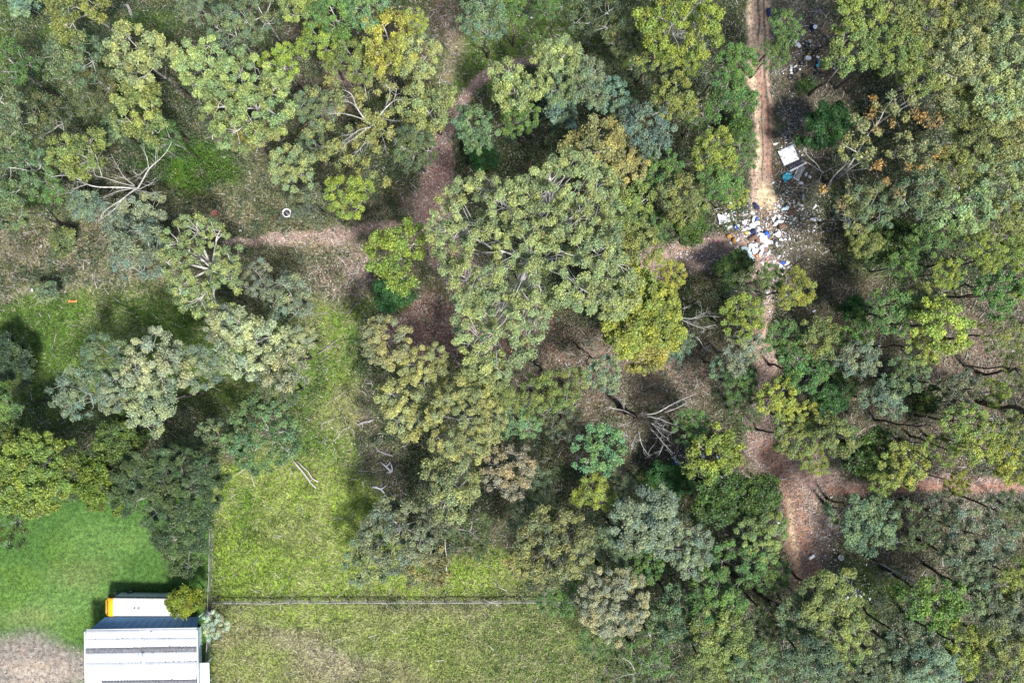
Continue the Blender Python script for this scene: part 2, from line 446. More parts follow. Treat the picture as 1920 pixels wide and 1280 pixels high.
 ('e', (905, 300, 24, 22), 'vivid', .9, 14, 6, .3, .0, 2),
 ('e', (735, 555, 34, 30), 'vivid', .8, 20, 8, .3, .0, 2),
 ('e', (80, 400, 90, 40), 'vivid', .35, 40, 20, .3, .2, .8),
 ('e', (1120, 1000, 120, 60), 'dark', .5, 50, 30, .2, .3, .5),
 ('e', (120, 800, 90, 50), 'dark', .5, 40, 20, .5, .1, .4),
]
def shape_mask(z, px, py, w1, w2):
    kind, data, col, st, soft, warp = z[:6]
    wx = px + w1 * warp
    wy = py + w2 * warp
    if kind == 'e':
        cx, cy, rx, ry = data
        d = np.hypot((wx - cx) / rx, (wy - cy) / ry)
        m = np.clip((1 - d) * min(rx, ry) / soft + 0.5, 0, 1)
    elif kind == 'l':
        d = seg_dist(wx, wy, data)
        m = np.clip((1 - d) / soft + 0.5, 0, 1)
    else:
        m = poly_mask(wx, wy, data, soft)
    return sm(m) * st
def cover(px, py):
    """albedo of the bare sheet and how much grass, litter and undergrowth grows there"""
    col = np.broadcast_to(np.array(SOIL['forest']), px.shape + (3,)).copy()
    n1 = fbm(px / 55, py / 55, 4)[..., None]; 
    col = col * (1 - sm(np.clip((n1 - .58) * 5, 0, 1)) * .8) + np.array(SOIL['brown']) * sm(np.clip((n1 - .58) * 5, 0, 1)) * .8
    g = np.full(px.shape, .25); l = np.full(px.shape, .45); u = np.full(px.shape, .85)
    w1 = (fbm(px / 70 + 3, py / 70, 4) - .5) * 2.6; w2 = (fbm(px / 70 + 50, py / 70 + 20, 4) - .5) * 2.6
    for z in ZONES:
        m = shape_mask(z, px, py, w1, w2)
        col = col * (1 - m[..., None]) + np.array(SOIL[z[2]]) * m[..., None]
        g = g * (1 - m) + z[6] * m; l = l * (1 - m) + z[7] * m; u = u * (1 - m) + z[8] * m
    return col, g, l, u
PXg, PYg = to_px(GX, GY)
near = (np.abs(GX) < 95) & (np.abs(GY) < 70)
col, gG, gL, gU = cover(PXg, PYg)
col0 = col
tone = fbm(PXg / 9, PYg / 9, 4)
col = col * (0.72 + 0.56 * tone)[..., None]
gz = (fbm(GX / 6, GY / 6, 3) - .5) * 0.35 + (fbm(GX / 0.9, GY / 0.9, 3) - .5) * 0.14
rut = sm(np.clip(1.2 - seg_dist(PXg, PYg, [(1418, -60, 20), (1422, 90, 20), (1430, 230, 18), (1432, 400, 20)]), 0, 1))
gz = gz - 0.12 * rut + 0.05 * rut * np.abs(fbm(PXg / 6, PYg / 40, 3) - .5) * 4
flat = np.clip(1 - np.maximum(np.abs((PXg - 268) / 150), np.abs((PYg - 1250) / 170)) , 0, 1)
gz = gz * (1 - np.clip(flat * 6, 0, 1) * .7)
nx, ny = len(gx), len(gy)
idx = np.arange(nx * ny).reshape(ny, nx)
Fg = np.stack([idx[:-1, :-1], idx[:-1, 1:], idx[1:, 1:], idx[1:, :-1]], -1).reshape(-1, 4)

def ground_material():
    m, nt, out = new_mat('ground')
    at = nd(nt, 'ShaderNodeAttribute'); at.attribute_name = 'soil'
    cv = nd(nt, 'ShaderNodeAttribute'); cv.attribute_name = 'cover'
    sep = nd(nt, 'ShaderNodeSeparateColor'); nt.links.new(cv.outputs['Color'], sep.inputs[0])
    tc = nd(nt, 'ShaderNodeTexCoord'); co = tc.outputs['Object']
    f1 = noise(nt, 1.9, 10, 0.78, co); f2 = noise(nt, 0.5, 5, 0.6, co)
    c = mixc(nt, remap(nt, f1, 0.32, 0.68), mixc(nt, 1.0, at.outputs['Color'], (0.28, 0.28, 0.28), 'MULTIPLY'), mixc(nt, 1.0, at.outputs['Color'], (1.9, 1.82, 1.75), 'MULTIPLY'))
    c = mixc(nt, mathn(nt, 'MULTIPLY', remap(nt, f2, 0.5, 0.7), 0.35), c, mixc(nt, 1.0, c, (1.25, 0.95, 0.75), 'MULTIPLY'))
    vo = nd(nt, 'ShaderNodeTexVoronoi'); vo.feature = 'F1'; vo.inputs['Scale'].default_value = 5.5; nt.links.new(co, vo.inputs['Vector'])
    sp = nd(nt, 'ShaderNodeSeparateColor'); nt.links.new(vo.outputs['Color'], sp.inputs[0])
    pick = mathn(nt, 'LESS_THAN', sp.outputs[0], mathn(nt, 'MULTIPLY', sep.outputs[1], 0.33))
    near_c = mathn(nt, 'LESS_THAN', vo.outputs['Distance'], 0.42)
    fleck = mathn(nt, 'MULTIPLY', pick, near_c)
    c = mixc(nt, mathn(nt, 'MULTIPLY', fleck, 0.75), c, mixc(nt, sp.outputs[1], (0.16, 0.11, 0.085), (0.42, 0.37, 0.33)))
    b = nd(nt, 'ShaderNodeBsdfPrincipled'); b.inputs['Roughness'].default_value = 0.95; b.inputs['Specular IOR Level'].default_value = 0.15
    nt.links.new(c, b.inputs['Base Color'])
    bm = nd(nt, 'ShaderNodeBump'); bm.inputs['Strength'].default_value = 0.9; bm.inputs['Distance'].default_value = 0.12
    nt.links.new(noise(nt, 4.0, 8, 0.75, co), bm.inputs['Height']); nt.links.new(bm.outputs[0], b.inputs['Normal'])
    nt.links.new(b.outputs[0], out.inputs[0])
    return m
gme = mesh_np('ground', np.stack([GX, GY, gz], -1).reshape(-1, 3), Fg,
              {'soil': col.reshape(-1, 3), 'cover': np.stack([gG, gL, gU], -1).reshape(-1, 3)}, ground_material(), True)
tag(link('ground', gme), 'bush floor of soil, leaf litter, worn dirt tracks, lawn and rough paddock', None, None, 'structure')

# ------------------------------------------------------------------ uncountable cover: grass, leaf litter, undergrowth
def leaves_np(cen, L, W, up, rng_, nrm=None):
    """rhombic leaves: centres (n,3), length, width arrays, up = how far their faces turn to the sky"""
    n = len(cen)
    nv = rng_.normal(size=(n, 3)); nv /= np.linalg.norm(nv, axis=1)[:, None]
    nv[:, 2] = np.abs(nv[:, 2]); nv[:, 2] += up
    if nrm is not None: nv += nrm
    nv /= np.linalg.norm(nv, axis=1)[:, None]
    a = rng_.normal(size=(n, 3)); a = np.cross(a, nv); a /= np.linalg.norm(a, axis=1)[:, None] + 1e-9
    w = np.cross(nv, a)
    L = np.broadcast_to(L, (n,))[:, None]; W = np.broadcast_to(W, (n,))[:, None]
    V = np.stack([cen - a * L / 2, cen + w * W / 2 + a * L * .05, cen + a * L / 2, cen - w * W / 2 + a * L * .05], 1).reshape(-1, 3)
    return V, np.arange(4 * n).reshape(n, 4)

def scatter(n, weight, box=(-74, -50, 74, 50), r=rng):
    x = r.uniform(box[0], box[2], n); y = r.uniform(box[1], box[3], n)
    px, py = to_px(x, y)
    ii = np.clip(np.searchsorted(gx, x), 5, len(gx) - 6); jj = np.clip(np.rint((y + 66) / .4).astype(int), 0, 330) + 5
    c, g, l, u = col0[jj, ii], gG[jj, ii], gL[jj, ii], gU[jj, ii]
    w = {'g': g, 'l': l, 'u': u}[weight]
    clump = fbm(x / 1.3 + 31, y / 1.3, 3)
    keep = r.random(n) < np.clip(w * (0.35 + 1.3 * clump) * 0.75, 0, 1)
    z = (fbm(x / 6, y / 6, 3) - .5) * 0.35 + (fbm(x / 0.9, y / 0.9, 3) - .5) * 0.14
    return x[keep], y[keep], z[keep], px[keep], py[keep], c[keep], w[keep]

# litter: strips of bark, sticks and dead leaves
x, y, z, px, py, c, w = scatter(560000, 'l')
keep = (w > .95) | (rng.random(len(x)) < .62)
x, y, z, px, py, c, w = [q[keep] for q in (x, y, z, px, py, c, w)]
n = len(x)
pal = np.array([(0.44, 0.35, 0.31), (0.30, 0.20, 0.16), (0.52, 0.47, 0.43), (0.17, 0.10, 0.075), (0.36, 0.25, 0.20), (0.62, 0.57, 0.52)])
pi = rng.choice(6, n, p=[.27, .24, .14, .15, .16, .04])
tonec = pal[pi] * (0.25 + 1.2 * rng.random((n, 1))); tonec = tonec * 0.72 + c * 0.28 * 2.0
tonec *= np.where((w > 1.0), 1.0, 0.75)[:, None]
V, F = leaves_np(np.stack([x, y, z + 0.07], -1), rng.uniform(.15, .50, n), rng.uniform(.06, .15, n), 1.3, rng)
tag(link('leaf_litter', mesh_np('leaf_litter', V, F, {'tone': np.repeat(tonec, 4, 0)}, attr_material('dead_leaf'))),
    'dry leaves, sticks and bark strips strewn over the bush floor', 'leaf litter', None, 'stuff')

# grass: leaning blades in tussocks
x, y, z, px, py, c, w = scatter(1000000, 'g')
lawn = (px < 396) & (py > 925)
keep = (w > .7) | (rng.random(len(x)) < .35)
keep &= ~lawn | (rng.random(len(x)) < .55)
x, y, z, px, py, c, w, lawn = [q[keep] for q in (x, y, z, px, py, c, w, lawn)]
n = len(x)
swirl = fbm(x / 4.5, y / 4.5, 2); t1 = fbm(x / .4 + 5, y / .4, 2); t2 = fbm(x / 1.7 + 70, y / 1.7, 4); t3 = fbm(x / 9, y / 9 + 30, 2)
dirn = swirl * 6 * PI + rng.normal(0, .9, n)
Lb = rng.uniform(.18, .52, n) * np.where(lawn, .35, 1.0) * (0.6 + .4 * np.clip(w, 0, 1.3)) * (.6 + .9 * t1)
lean = rng.uniform(.45, 1.0, n); wb = rng.uniform(.035, .08, n) * np.where(lawn, .8, 1)
dx, dy = np.cos(dirn), np.sin(dirn)
p0 = np.stack([x, y, z], -1); sv = np.stack([-dy, dx, np.zeros(n)], -1) * wb[:, None]
tip = p0 + np.stack([dx * Lb * lean, dy * Lb * lean, Lb * (1.15 - lean) + .05], -1)
V = np.stack([p0 - sv, p0 + sv, tip], 1).reshape(-1, 3)
lower = sm(np.clip((py - 1128) / 10, 0, 1)) * (px > 400)
dryp = np.clip((t2 * .55 + t1 * .35 + t3 * .45 - .62) * 3.2 + .22 + .22 * lower, .03, .9)
dry = rng.random(n) < dryp
lum = (0.45 + 1.1 * rng.random((n, 1))) * (.65 + .7 * t1[:, None])
gc = c * lum * np.where(t2 > .52, 1.12, .88)[:, None]
gc = np.where((w > .75)[:, None], gc, gc * .8 + np.array((.015, .03, .0)))
gc = np.where((dry & ~lawn)[:, None], gc * .40 + np.array((.23, .215, .105)) * lum, gc)
tag(link('rough_grass', mesh_np('rough_grass', V, np.arange(3 * n).reshape(n, 3), {'tone': np.repeat(gc, 3, 0)}, attr_material('grass_blade', .8, .25))),
    'green and straw coloured grass in the paddocks, the lawn and the clearings', 'grass', None, 'stuff')

# undergrowth: low leafy growth between the trees
x, y, z, px, py, c, w = scatter(960000, 'u')
n = len(x)
mound = sm(np.clip((fbm(x / 1.3 + 90, y / 1.3 + 40, 3) - .36) * 3.4, 0, 1))
keep = rng.random(n) < mound * .75 + .07
x, y, z, c, w, mound = x[keep], y[keep], z[keep], c[keep], w[keep], mound[keep]; n = len(x)
hh = z + mound * rng.uniform(.1, 1.1, n) * (.7 + .5 * w)
viv = sm(np.clip(w - .75, 0, 1))[:, None]
hue = fbm(x / 4 + 11, y / 4, 3)[:, None]; hue2 = fbm(x / 1.6 + 61, y / 1.6, 2)[:, None]
uc = (np.array((.066, .108, .040)) * (1 - viv) + np.array((.050, .120, .014)) * viv) * (0.35 + 1.3 * rng.random((n, 1)))
uc = uc * (1 + (hue - .5) * np.array((1.5, .7, -.2)) + (hue2 - .5) * .9)
uc = np.where(rng.random((n, 1)) < .10 * (1 - viv), np.array((.26, .22, .16)) * (.5 + .8 * rng.random((n, 1))), uc)
V, F = leaves_np(np.stack([x, y, hh], -1), rng.uniform(.18, .42, n), rng.uniform(.08, .17, n), .5, rng)
tag(link('undergrowth', mesh_np('undergrowth', V, F, {'tone': np.repeat(np.clip(uc, 0, 1), 4, 0)}, attr_material('low_leaf', .6, .25))),
    'low leafy undergrowth and fern between the gum trees', 'undergrowth', None, 'stuff')

# fallen sticks and thin twigs lying about
x, y, z, px, py, c, w = scatter(60000, 'l')
keep = (rng.random(len(x)) < .5) & ~((px < 396) & (py > 925)); x, y, z = x[keep], y[keep], z[keep]; n = len(x)
th = rng.uniform(0, PI, n) + fbm(x / 3, y / 3, 2) * 3; Ls = rng.uniform(.35, 1.3, n); ws = rng.uniform(.018, .045, n); dz = rng.uniform(-.1, .3, n)
d_ = np.stack([np.cos(th), np.sin(th), np.zeros(n)], -1); sv = np.stack([-np.sin(th), np.cos(th), np.zeros(n)], -1) * ws[:, None]
c0 = np.stack([x, y, z + .18], -1); e0 = c0 - d_ * (Ls / 2)[:, None]; e1 = c0 + d_ * (Ls / 2)[:, None]; e0[:, 2] -= dz * .4; e1[:, 2] += dz
V = np.stack([e0 - sv, e0 + sv, e1 + sv * .5, e1 - sv * .5], 1).reshape(-1, 3)
tc_ = np.array((.34, .32, .30)) * rng.uniform(.35, 1.35, (n, 1))
tag(link('twigs', mesh_np('twigs', V, np.arange(4 * n).reshape(n, 4), {'tone': np.repeat(np.clip(tc_, 0, .8), 4, 0)}, attr_material('dead_twig'))),
    'fallen grey sticks and twigs lying about the bush floor', 'twigs', None, 'stuff')

# thicket: waist to head high tangle of saplings and bracken that fills the gaps between the crowns
nC = 4000
x = rng.uniform(-73, 73, nC); y = rng.uniform(-49, 49, nC); px, py = to_px(x, y)
ii = np.clip(np.searchsorted(gx, x), 5, len(gx) - 6); jj = np.clip(np.rint((y + 66) / .4).astype(int), 0, 330) + 5
keep = rng.random(nC) < np.clip((gU[jj, ii] - .22) * 1.25, 0, .95) * (fbm(x / 5, y / 5, 2) * 1.3 + .1)
x, y = x[keep], y[keep]; m_ = len(x)
R_ = rng.uniform(.5, 1.7, m_); Hc = rng.uniform(.6, 3.2, m_); per = rng.poisson(95 * R_ ** 1.6); ti = np.repeat(np.arange(m_), per); n = len(ti)
d_ = rng.normal(size=(n, 3)); d_ /= np.linalg.norm(d_, axis=1)[:, None]; d_[:, 2] = np.abs(d_[:, 2]) - .1
sub = rng.normal(size=(m_, 6, 3)) * .5; d_ = d_ * .7 + sub[ti, rng.integers(0, 6, n)] * .6
cen = np.stack([x, y, Hc * .45], -1)[ti] + d_ * (rng.random(n) ** .4)[:, None] * np.stack([R_, R_, Hc * .6], -1)[ti]
cen[:, 2] = np.maximum(cen[:, 2], .1)
pal_ = np.array([(.085, .115, .058), (.070, .110, .040), (.105, .135, .085), (.125, .140, .055), (.055, .085, .035), (.125, .120, .070)])
tc_ = pal_[rng.choice(6, m_, p=[.28, .2, .18, .12, .14, .08])][ti] * rng.uniform(.35, 1.6, (n, 1))
V, F = leaves_np(cen, rng.uniform(.16, .34, n), rng.uniform(.06, .13, n), .5, rng)
tag(link('thicket', mesh_np('thicket', V, F, {'tone': np.repeat(np.clip(tc_, 0, 1), 4, 0)}, bpy.data.materials['low_leaf'])),
    'tangled saplings and bracken filling the gaps between the trees', 'thicket', None, 'stuff')
print('THICKET', m_, n)
# ------------------------------------------------------------------ trees
HUE = dict(olive=(.165, .195, .066), pale=(.215, .250, .115), grey=(.112, .148, .084), sage=(.170, .208, .145), cream=(.245, .250, .165),
           yellow=(.235, .258, .062), lime=(.175, .225, .050), green=(.090, .158, .050), deep=(.048, .082, .018), blue=(.120, .190, .135),
           tan=(.215, .212, .095), gold=(.215, .215, .042), dull=(.080, .108, .046), vivid=(.026, .082, .020), pine=(.072, .105, .046),
           mint=(.125, .205, .105), silver=(.34, .42, .33))

def outline(th, r_):
    a = r_.normal(0, 1, 4) * np.array([.10, .10, .07, .06])
    p = r_.uniform(0, 2 * PI, 4)
    return 1 + sum(a[k] * np.sin((k + 2) * th + p[k]) for k in range(4)) if np.isscalar(th) else 1 + (a[:, None] * np.sin((np.arange(4) + 2)[:, None] * th[None] + p[:, None])).sum(0)

def smooth_path(pts, m=10):
    pts = np.asarray(pts); t = np.linspace(0, len(pts) - 1, m)
    q = np.stack([np.interp(t, range(len(pts)), pts[:, k_]) for k_ in range(3)], 1)
    q[1:-1] = (q[:-2] + 2 * q[1:-1] + q[2:]) / 4
    return q

class Crown:
    """a crown of leaf sprays in a frame whose outline radius is ref metres; tips of the limbs carry the sprays"""
    def __init__(s, kind, ref, seed):
        r_ = np.random.default_rng(seed); s.ref = ref; s.kind = kind
        K = dict(gum=(1.15, .72, .50, 1.05), tuft=(1.15, .66, .62, .85), dense=(1.9, .70, .70, .55), wisp=(.95, .70, .50, 1.1), pine=(1.35, .72, .55, .8), open=(1.0, .75, .22, 1.2))[kind]
        cov, tr, dome, _ = K
        tr = tr * (0.75 if ref < 2.2 else 1.0)
        N = max(9, int(cov * (ref / tr) ** 2))
        # poisson-like spread of spray centres over the plan
        cand = []
        off = r_.normal(0, 1, 4) * np.array([.11, .10, .08, .06]); ph = r_.uniform(0, 2 * PI, 4)
        out = lambda th: 1 + sum(off[k] * math.sin((k + 2) * th + ph[k]) for k in range(4))
        gaps = [(r_.uniform(.25, .95), r_.uniform(0, 2 * PI), r_.uniform(.12, .24) * (1 if ref < 9 else .55)) for _ in range(dict(gum=4 if ref < 9 else 13, tuft=3, dense=1, wisp=6, pine=2, open=11)[kind])]
        mind = 1.25 * tr / math.sqrt(cov)
        t = 0
        while len(cand) < N and t < N * 60:
            t += 1
            th = r_.uniform(0, 2 * PI); rho = math.sqrt(r_.uniform(.0 if kind != 'open' else .08, 1)) * out(th) * (1 - .5 * tr / ref)
            x, y = rho * math.cos(th), rho * math.sin(th)
            if any(math.hypot(x - g[0] * math.cos(g[1]), y - g[0] * math.sin(g[1])) < g[2] for g in gaps): continue
            if all((x - q[0]) ** 2 + (y - q[1]) ** 2 > (mind / ref) ** 2 for q in cand):
                z = dome * math.sqrt(max(0, 1 - (rho / 1.15) ** 2)) + r_.normal(0, .09)
                cand.append((x, y, z))
        low = int(len(cand) * (.35 if kind != 'tuft' else .2))
        for _ in range(low):       # a lower storey of sprays inside the crown
            th = r_.uniform(0, 2 * PI); rho = math.sqrt(r_.uniform(0, 1)) * out(th) * .95
            cand.append((rho * math.cos(th), rho * math.sin(th), dome * math.sqrt(max(0, 1 - (rho / 1.15) ** 2)) * .35 - .12 + r_.normal(0, .05)))
        T = np.array(cand) * ref
        s.T = T
        nL = dict(gum=330, tuft=390, dense=290, wisp=260, pine=460, open=250)[kind]
        per = r_.poisson(nL * (tr / .72) ** 2, len(T))
        if low: per[-low:] = (per[-low:] * .6).astype(int)
        n = per.sum(); ti = np.repeat(np.arange(len(T)), per)
        sz = (tr * r_.uniform(.7, 1.3, len(T)))[ti]
        d = r_.normal(size=(n, 3)); d /= np.linalg.norm(d, axis=1)[:, None]
        if kind in ('tuft', 'dense', 'pine'):
            rad = r_.random(n) ** (1 / 5 if kind == 'tuft' else 1 / 3.5); d[:, 2] = np.abs(d[:, 2]) * 0.9 - .15
        else:
            rad = r_.random(n) ** (1 / 2.2)
        # little sub-sprays make the tuft knobbly
        sub = r_.normal(size=(len(T), 7, 3)); sub /= np.linalg.norm(sub, axis=2)[:, :, None]
        k = r_.integers(0, 7, n)
        pull = .45 if kind != 'dense' else .3
        d = d * (1 - pull) + sub[ti, k] * pull
        cen = T[ti] + d * (rad * sz)[:, None] * np.array([1.12, 1.12, .80])
        L = dict(gum=.27, tuft=.23, dense=.25, wisp=.26, pine=.38, open=.30)[kind]; W = dict(gum=.112, tuft=.11, dense=.14, wisp=.085, pine=.075, open=.12)[kind]
        nrm = d * (.9 if kind in ('tuft', 'dense') else .55)
        V, F = leaves_np(cen, r_.uniform(.7, 1.3, n) * L, r_.uniform(.75, 1.25, n) * W, .45, r_, nrm)
        sh = r_.random(len(T)); 
        tint = np.stack([np.clip(r_.normal(.5, .20, n) + (sh[ti] - .5) * .30, 0, 1), np.clip(.5 + (r_.random(len(T))[ti] - .5) * .75 + r_.normal(0, .16, n), 0, 1), (r_.random(n) < (.03 if kind not in ('dense', 'pine', 'tuft') else .006)) * .8], -1)
        s.V, s.tri = V, n
        s.me = mesh_np('crown', V, F, {'tint': np.repeat(tint, 4, 0)}, M_LEAF)
        # limb skeleton: fork -> main limbs -> sprays
        fork = np.array([0, 0, -ref * .42])
        nm = max(4, min(9, int(len(T) / 9)))
        ang = np.arctan2(T[:, 1], T[:, 0]); a0 = r_.uniform(0, 2 * PI)
        sec = (((ang - a0) % (2 * PI)) / (2 * PI) * nm).astype(int) % nm
        s.limbs = []
        lw = dict(gum=.72, tuft=.5, dense=.4, wisp=.62, pine=.5, open=1.35)[kind] * (ref / 5) ** .35
        for j in range(nm):
            ids = np.where(sec == j)[0]
            if not len(ids): continue
            tgt = T[ids].mean(0) * np.array([1.15, 1.15, 1.0]); tgt[2] = T[ids][:, 2].mean() - .05 * ref
            m1 = fork * .45 + tgt * .55 + r_.normal(0, .05 * ref, 3) + np.array([0, 0, -.05 * ref])
            path = smooth_path([fork, fork * .75 + m1 * .25 + r_.normal(0, .02 * ref, 3), m1, (m1 + tgt) / 2 + r_.normal(0, .03 * ref, 3), tgt])
            s.limbs.append((path, np.linspace(.17, .045, len(path)) * lw))
            for i in ids:
                k_ = int(np.argmin(np.linalg.norm(path[1:] - T[i], axis=1) + np.linspace(.22, .0, len(path) - 1) * ref)) + 1
                k_ = max(1, k_ - int(r_.integers(0, 4)))
                st = path[k_]; e = T[i] + np.array([0, 0, (r_.uniform(-.5, .15) if ref < 7.5 else r_.uniform(-.2, .9)) * tr])
                mm = (st + e) / 2 + r_.normal(0, .05 * ref, 3) + np.array([0, 0, -.03 * ref])
                s.limbs.append((np.array([st, st * .6 + mm * .4, mm, e * .7 + mm * .3, e]), np.array([.065, .052, .040, .028, .012]) * lw))

_lib = {}
def crown_for(kind, r, seed):
    refs = dict(gum=(3.4, 5.2, 7.0), tuft=(3.6, 5.4), dense=(1.5, 2.8, 4.6), wisp=(3.6, 5.4), pine=(6.8,), open=(7.6,))[kind]
    if kind == 'gum' and r > 9: refs = (11.5,)
    ref = min(refs, key=lambda q: abs(math.log(q / r)))
    nv = dict(gum=4, tuft=3, dense=3, wisp=2, pine=1, open=1)[kind]
    if ref > 9: nv = 1
    v = seed % nv
    key = (kind, ref, v)
    if key not in _lib: _lib[key] = Crown(kind, ref, 1000 + int(ref * 10) * 7 + v * 131 + len(kind) * 17)
    return _lib[key]

def trunk_np(limbs, top, h_stem, lean, rb, r_, barkp, ntop):
    """stem from the ground to the fork and every limb beyond it, one continuous mesh"""
    V, F, A, n = [], [], [], 0
    k = 6
    t = np.linspace(0, 1, k)
    bend = r_.normal(0, .12, (k, 2)) * h_stem * .12; bend[0] = 0; bend[-1] = 0
    st = np.stack([t ** 1.3 * top[0] + bend[:, 0], t ** 1.3 * top[1] + bend[:, 1], t * top[2]], -1)
    st[0, 2] = -.25
    rad = rb * (1 - .42 * t); rad[0] *= 1.45
    v, f = tube_np(st, rad, 8); V.append(v); F.append(f); A.append(np.repeat(barkp[0] + (barkp[1] - barkp[0]) * t, 8)); n = len(v)
    for path, rr in limbs:
        s_ = 5 if rr[0] > .08 else 4
        v, f = tube_np(path, rr, s_); V.append(v); F.append(f + n); n += len(v)
        zt = np.clip((path[:, 2] - top[2]) / (ntop + .01), 0, 1)
        A.append(np.repeat(barkp[1] + (barkp[2] - barkp[1]) * np.sqrt(zt), s_))
    return np.concatenate(V), np.concatenate(F), np.concatenate(A)

TREES = []
def tree(px, py, rp, h, kind, hue, label, name=None, cat='tree', bark=(.15, .55, .95), seed=None, zs=None, group=None, squash=(1, 1), rot=None):
    i = len(TREES); r_ = np.random.default_rng(i * 13 + 5 if seed is None else seed)
    r = rp / S * (H - h * .85) / H
    cr = crown_for(kind, r, i if seed is None else seed)
    s = r / cr.ref
    zsc = min(s * 1.0, h * .42 / (cr.ref * .95)) if zs is None else zs
    zc = h - cr.ref * zsc * .55
    cx, cy, _ = P(px, py, h * .85)
    rot = r_.uniform(0, 2 * PI) if rot is None else rot
    lean = r_.normal(0, .05, 2) * h * .6
    name = name or dict(gum='gum_tree', tuft='tufted_gum_tree', dense='bushy_tree', wisp='thin_crowned_gum_tree', pine='pine_tree', open='open_crowned_gum_tree')[kind]
    root = link(name, None, None, (cx - lean[0], cy - lean[1], 0)); root.empty_display_size = .3
    tag(root, label, cat, group or dict(gum='gum trees of the bushland', tuft='gum trees with tufted heads', dense='bushy dark trees and shrubs', wisp='thin crowned gum trees', pine=None, open=None)[kind])
    hc = np.array(HUE[hue]) if isinstance(hue, str) else np.array(hue)
    hc = hc * (1 + r_.normal(0, .06)) * (1 + r_.normal(0, .05, 3))
    co = link('crown', cr.me, root, (lean[0], lean[1], zc), rot)
    co.scale = (s * squash[0], s * squash[1], zsc)
    co.color = (*np.clip(hc, 0, 1), 1)
    R = np.array([(math.cos(rot), math.sin(rot), 0), (-math.sin(rot), math.cos(rot), 0), (0, 0, 1)])
    sc = np.array([s * squash[0], s * squash[1], zsc]); tv = np.array([lean[0], lean[1], zc])
    limbs = [((p * sc) @ R + tv, rr * s) for p, rr in cr.limbs]
    top = limbs[0][0][0]
    if top[2] < .5:
        for l in limbs: l[0][:, 2] = np.maximum(l[0][:, 2], .15)
        top = limbs[0][0][0]
    rb = max(.06, .055 * r * (1.0 if kind != 'dense' else .7)) 
    V, F, A = trunk_np(limbs, top, top[2], lean, max(rb, limbs[0][1][0] * 1.15), r_, bark, h - top[2])
    link('trunk', mesh_np('trunk', V, F, {'pale': A}, M_BARK, True), root)
    TREES.append((cx, cy, r, h))
    return root

